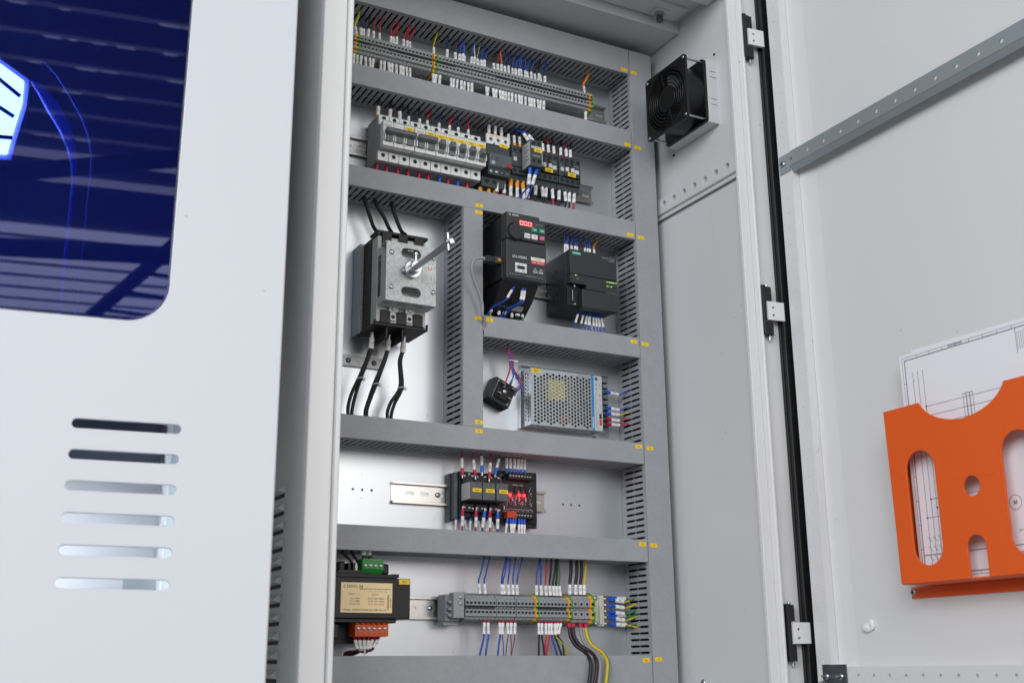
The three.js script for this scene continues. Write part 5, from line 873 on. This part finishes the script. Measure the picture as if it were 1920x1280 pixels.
[.8496, .8542, .8595, .8641, .87, .8746, .8794].forEach((x, i) => wire('board_wire', 'blue sleeved wire with white marker leaving the circuit board from below', 'wires below the circuit board', [x + .001, 1.4280, .0300], [[-.15, .1, -.1, -.2, -.02, 0, 0][i], -1, 0], { lc: .0085, cc: 'b', rc: .0019, lm: .0190, rm: .0021, rw: .0011, wc: 'w' }, [[x - .001, 1.396, .031], [x - .001, 1.388, .031]]));

// ---------------------------------------------------------------- control transformer
{
  const t = thing('control_transformer', 'black control transformer with a cream data label and coloured terminal rows', 'transformer', [.61, 1.24, 0]);
  part(t, 'core', B(.535, .6690, 1.2712, 1.3270, .006, .0745, .0012), MT.black);
  part(t, 'upper_bobbin', [B(.54, .6500, 1.3271, 1.3325, .012, .0700, .001), B(.5640, .5740, 1.3326, 1.3495, .020, .0640, .003), B(.5785, .5815, 1.3326, 1.3475, .03, .0640), B(.5855, .5890, 1.3326, 1.3480, .03, .0640), B(.5640, .6100, 1.3326, 1.3375, .02, .0650), B(.6310, .6440, 1.3326, 1.3490, .020, .0560, .004), B(.6440, .6540, 1.3285, 1.3335, .05, .0680)], MT.black);
  part(t, 'lower_bobbin', [B(.54, .6500, 1.2655, 1.2711, .012, .0700, .001), B(.5560, .5700, 1.2430, 1.2654, .020, .0600, .003), B(.54, .6350, 1.2380, 1.2654, .01, .0420)], MT.black);
  const lb = cell(470, 300, (c, w, h) => { bg(c, w, h, '#ffe4ae'); txt(c, 'CHSO.M', 20, 38, 44, '#3f8a2a', 'serif', 'bold', 'left'); txt(c, 'JBK5-630 Machine Tool Control Transformer', 172, 62, 19, '#3c2f4a', 'sans-serif', 'bold', 'left', 286); txt(c, '50-60HZ  630VA  IP00  T40/E', 330, 88, 14, '#7a6a48', 'sans-serif', 'normal'); txt(c, 'Input ------>', 120, 114, 18, '#57482e'); txt(c, 'Output', 310, 116, 18, '#57482e');
    [['13-12 380V', '20-21 220V 200VA'], ['13-11 400V', '22-23  27V 100VA'], ['13-10 415V', '24-25  24V 100VA']].forEach((r, i) => { txt(c, r[0], 125, 158 + i * 28, 19, '#4d4234'); txt(c, r[1], 320, 158 + i * 28, 19, i === 2 ? '#c0432a' : '#4d4234'); });
    for (let y = 118; y < 270; y += 4) { c.fillStyle = '#3b3226'; c.fillRect(424, y, 18, 1 + (y * 7) % 3); } c.save(); c.translate(456, 200); c.rotate(-Math.PI / 2); txt(c, '20231210087', 0, 0, 16, '#b0402a'); c.restore();
    txt(c, 'CE RoHS  ZHEJIANG SUOMI ELECTRIC CO.,LTD', 20, 272, 22, '#2e2a24', 'sans-serif', 'bold', 'left', 396); });
  part(t, 'data_label', decal(lb, .6030, 1.2993, .0745, .0765, .0410), sheetMat, t, true);
  part(t, 'name_label', decal(yellowCell('TC1'), .6595, 1.3225, .0746, .0165, .0072), sheetMat, t, true);
  part(t, 'green_terminal', [xf(extr(shapeOf([[1.3330, .050], [1.3330, .064], [1.3400, .0700], [1.3535, .0700], [1.3535, .050]]), .0315), (g) => g.applyMatrix4(YZX).translate(.5975, 0, 0))], M('#2f8f38', .45));
  for (let i = 0; i < 4; i++) { const x = .6015 + i * .0078; part(t, 'terminal_screw', screwHead(x, 1.3440, .0700, .0030), MT.steel); part(t, 'terminal_mouth', B(x - .0030, x + .0030, 1.3343, 1.3385, .0640, .0650), MT.hole); part(t, 'terminal_number', decal(cell(44, 40, (c, w, h) => { bg(c, w, h, '#2f8f38'); txt(c, ['13', '12', '11', '10'][i], w / 2, h / 2, 34, '#173f1c'); }), x, 1.3500, .0700, .0052, .0046), sheetMat, t, true); }
  const org = extr(shapeOf([[1.2695, .045], [1.2695, .062], [1.2625, .0735], [1.2470, .0735], [1.2470, .045]]), .0490).applyMatrix4(YZX).translate(.5880, 0, 0);
  part(t, 'orange_terminal', org, M('#d5511c', .45));
  for (let i = 0; i < 6; i++) { const x = .5922 + i * .0079; part(t, 'terminal_screw', screwHead(x, 1.2575, .0735, .0028), MT.steel); part(t, 'terminal_number', decal(cell(44, 36, (c, w, h) => { bg(c, w, h, '#d5511c'); txt(c, String(20 + i), w / 2, h / 2, 32, '#5a1e0c'); }), x, 1.2505, .0735, .0050, .0040), sheetMat, t, true); part(t, 'terminal_rib', xf(B(x - .0042, x - .0034, -.001, .008, -.001, .001), (g) => g.rotateX(-1.02).translate(0, 1.2632, .0745)), M('#b8431a', .45)); }
}
[['.6050'], ['.6135']].forEach(([x], i) => wire('transformer_wire', 'black wire with white marker on the green transformer terminals', 'black wires on the green terminals', [+x, 1.3532, .058], [-.15 - i * .02, 1, -.15], { lc: .006, cc: 'k', rc: .0036, lm: .009, rm: .0036, rw: .0022, wc: 'k' }, [[+x - .012, 1.371, .050], [+x - .014, 1.385, .046]]));
[[.5705, .5900], [.5850, .6000]].forEach(([a, b]) => { const t = thing('transformer_wire', 'black wire slanting from the duct to the green transformer terminals', 'wire', [b, 1.345, .05], 'slanting black wires at the transformer'); part(t, 'insulation', tube([[a, 1.378, .05], [a + .003, 1.364, .05], [b - .004, 1.352, .051], [b, 1.343, .053]], .0020, 16, 7), MT.rubber); });
[.5915, .5985, .6055, .6120, .6205, .6280].forEach((x, i) => wire('transformer_wire', 'dark red wire with white marker gathered below the orange transformer terminals', 'dark red wires below the orange terminals', [x, 1.2465, .0610], [(.607 - x) * 14 + .2 * (i > 3 ? -1.4 : .3), -1, 0], { lc: .0042, cc: 'r', rc: .0021, lm: .0120, rm: .0025, rw: .0020, wc: 'm' }, [[.602 - i * .001, 1.2275, .058], [.590 - (i % 3) * .004, 1.2215 + (i % 2) * .003, .05], [.566 + (i % 3) * .012, 1.212, .042]]));
{ const t = thing('cable_tie', 'white cable tie under the transformer wires', 'cable tie', [.607, 1.229, .06]); part(t, 'strap', new THREE.TorusGeometry(.0060, .0008, 6, 18).rotateX(Math.PI / 2).translate(.6035, 1.2285, .058), M('#d9dbdb', .5)); part(t, 'tail', B(.6050, .6070, 1.2205, 1.2290, .0640, .0652), M('#d9dbdb', .5)); }

// ---------------------------------------------------------------- wires of the lower strip
[[.7963, 'b', .0045], [.8055, 'b', .0040], [.8336, 'b', .004], [.8379, 'b', .002], [.8456, 'b', 0], [.8526, 'b', .002], [.8599, 'b', .006], [.8938, 'b', .002], [.9023, 'b', -.004], [.9109, 'r', -.002], [.9182, 'k', 0], [.9250, 'k', .001], [.9307, 'k', -.003], [.9364, 'gr', -.006]].forEach(([x, c, d]) => wire('strip_wire', `${c === 'gr' ? 'green' : cn[c]} wire with white marker rising from the lower strip`, `${cn[c]} wires above the lower strip`, [x - .001, 1.3105, .0440], [rr(-.16, .02), 1, 0], { lm: .0150, rm: .0024, rw: c === 'k' ? .0016 : .00125, wc: c }, [[x + d * .2 - .002, 1.340, .046], [x + d, 1.3655, .048], [x + d + .001, 1.378, .046]]));
[[.9511, 'k'], [.9619, 'k'], [.9706, 'k'], [.9776, 'y']].forEach(([x, c]) => wire('strip_wire', `${cn[c]} heavy wire with white marker rising from the wide power terminals`, `heavy ${cn[c]} wires above the power terminals`, [x + .001, 1.3130, .0440], [.02, 1, 0], { lm: .0150, rm: .0028, rw: c === 'k' ? .0027 : .0018, wc: c }, [[x + .003, 1.345, .045], [x + .003, 1.3655, .046], [x + .003, 1.380, .045]]));
[[.8021, 'b', -.009], [.8085, 'b', -.005], [.8278, 'b', -.004], [.8332, 'n', .001], [.8412, 'n', -.004], [.8477, 'dr', -.001], [.8543, 'dr', -.008], [.8951, 'k', -.001], [.9007, 'k', .004], [.9074, 'r', -.003], [.913, 'r', -.006], [.9177, 'b', .010], [.9239, 'k', .012], [.9295, 'yg', .020], [.9352, 'k', .004]].forEach(([x, c, d], i) => wire('strip_wire', `${c === 'dr' ? 'dark red' : cn[c]} wire with white marker hanging below the lower strip`, `${cn[c]} wires below the lower strip`, [x, 1.2720, .0450], [rr(-.05, .05) + (i > 12 ? -.25 : 0), -1, 0], { lc: .003, cc: 'r', rc: .0018, lm: .0165, rm: .0024, rw: ['n', 'dr'].includes(c) ? .0008 : .0015, wc: c }, [[x + d * .3, 1.240, .045], [x + d * .8, 1.224, .045], [x + d, 1.212, .044]]));
[[.9489, 'k', .016], [.9558, 'm', .020], [.9695, 'g', .012], [.9790, 'yg', .016]].forEach(([x, c, d]) => {
  const t = thing('supply_cable', `thick ${({ k: 'black', m: 'maroon', g: 'grey', yg: 'yellow and green' })[c]} cable hanging from the power terminals over the lowest duct`, 'cable', [x, 1.266, .045]);
  part(t, 'crimp_sleeve', rod([x, 1.2690, .0450], [x, 1.2635, .0450], .0042, 12), M(CC.r, .4));
  const P = (o) => [[x, 1.2640, .0450 + o], [x + .001, 1.250, .047 + o], [x + d * .35, 1.236, .054 + o], [x + d * .9, 1.226, .0660 + o], [x + d, 1.2120, .0795 + o], [x + d * .95 - .001, 1.1950, .0810 + o], [x + d * .55, 1.170, .0815 + o]];
  part(t, 'jacket', tube(P(0), c === 'yg' ? .0026 : .0029, 30, 9), M(c === 'yg' ? '#d8b81c' : WC[c], .45));
  if (c === 'yg') part(t, 'green_stripe', tube(P(.0004).map(([a, b, e]) => [a + .0011, b, e]), .0022, 30, 8), M('#2e9a3e', .45));
});

// ---------------------------------------------------------------- brass earth bar
{
  const t = thing('earth_bar', 'pale insulated earth bar with a column of screws beside the lower strip', 'earth bar', [1.025, 1.265, 0]);
  part(t, 'insulator', [B(1.0130, 1.0325, 1.2665, 1.3145, .0006, .0160, .001), B(1.0215, 1.0260, 1.2690, 1.3120, .0161, .0200, .001)], M('#e3ddd0', .5));
  part(t, 'copper_bar', B(1.0330, 1.0450, 1.2660, 1.3150, .0090, .0125, .0005), M('#9b8d86', .35, .9));
  for (let i = 0; i < 5; i++) part(t, 'dark_recess_disc', screwHead(1.0375, 1.3095 - i * .0097, .0126, .0038), MT.steel);
  for (const y of [1.3105, 1.2705]) { part(t, 'mounting_screw', screwHead(1.0165, y, .0161, .0042), MT.steel); }
}
[[0, 'y', 0], [.0002, 'gr', 1], [-.0097, 'y', 0], [-.0194, 'gr', 0], [-.0260, 'gr', 1], [-.0291, 'yg', 0], [-.0388, 'y', 0], [-.0405, 'gr', 1]].forEach(([dy, c, back], i) => wire('earth_wire', `${back ? 'rear' : 'front'} earth wire with blue crimp and white marker on the earth bar`, back ? 'rear earth wires' : 'front earth wires', [1.0430, 1.3090 + dy + (back ? .002 : 0), back ? .010 : .0150], [1, back ? -.02 : -.12 + (i === 6 ? .06 : 0), back ? .1 : .05], { lc: back ? .016 : .0105, cc: 'b', rc: .0034, lm: .0165, rm: .0033, rw: .0017, wc: c, s: '14' }, [[1.074, 1.3065 + dy, .026], [1.0860, 1.3100 + dy + (i === 6 ? -.006 : .001), .030], [1.098, 1.3110 + dy, .032]]));
sheetTex.needsUpdate = true;
renderer.render(scene, camera);
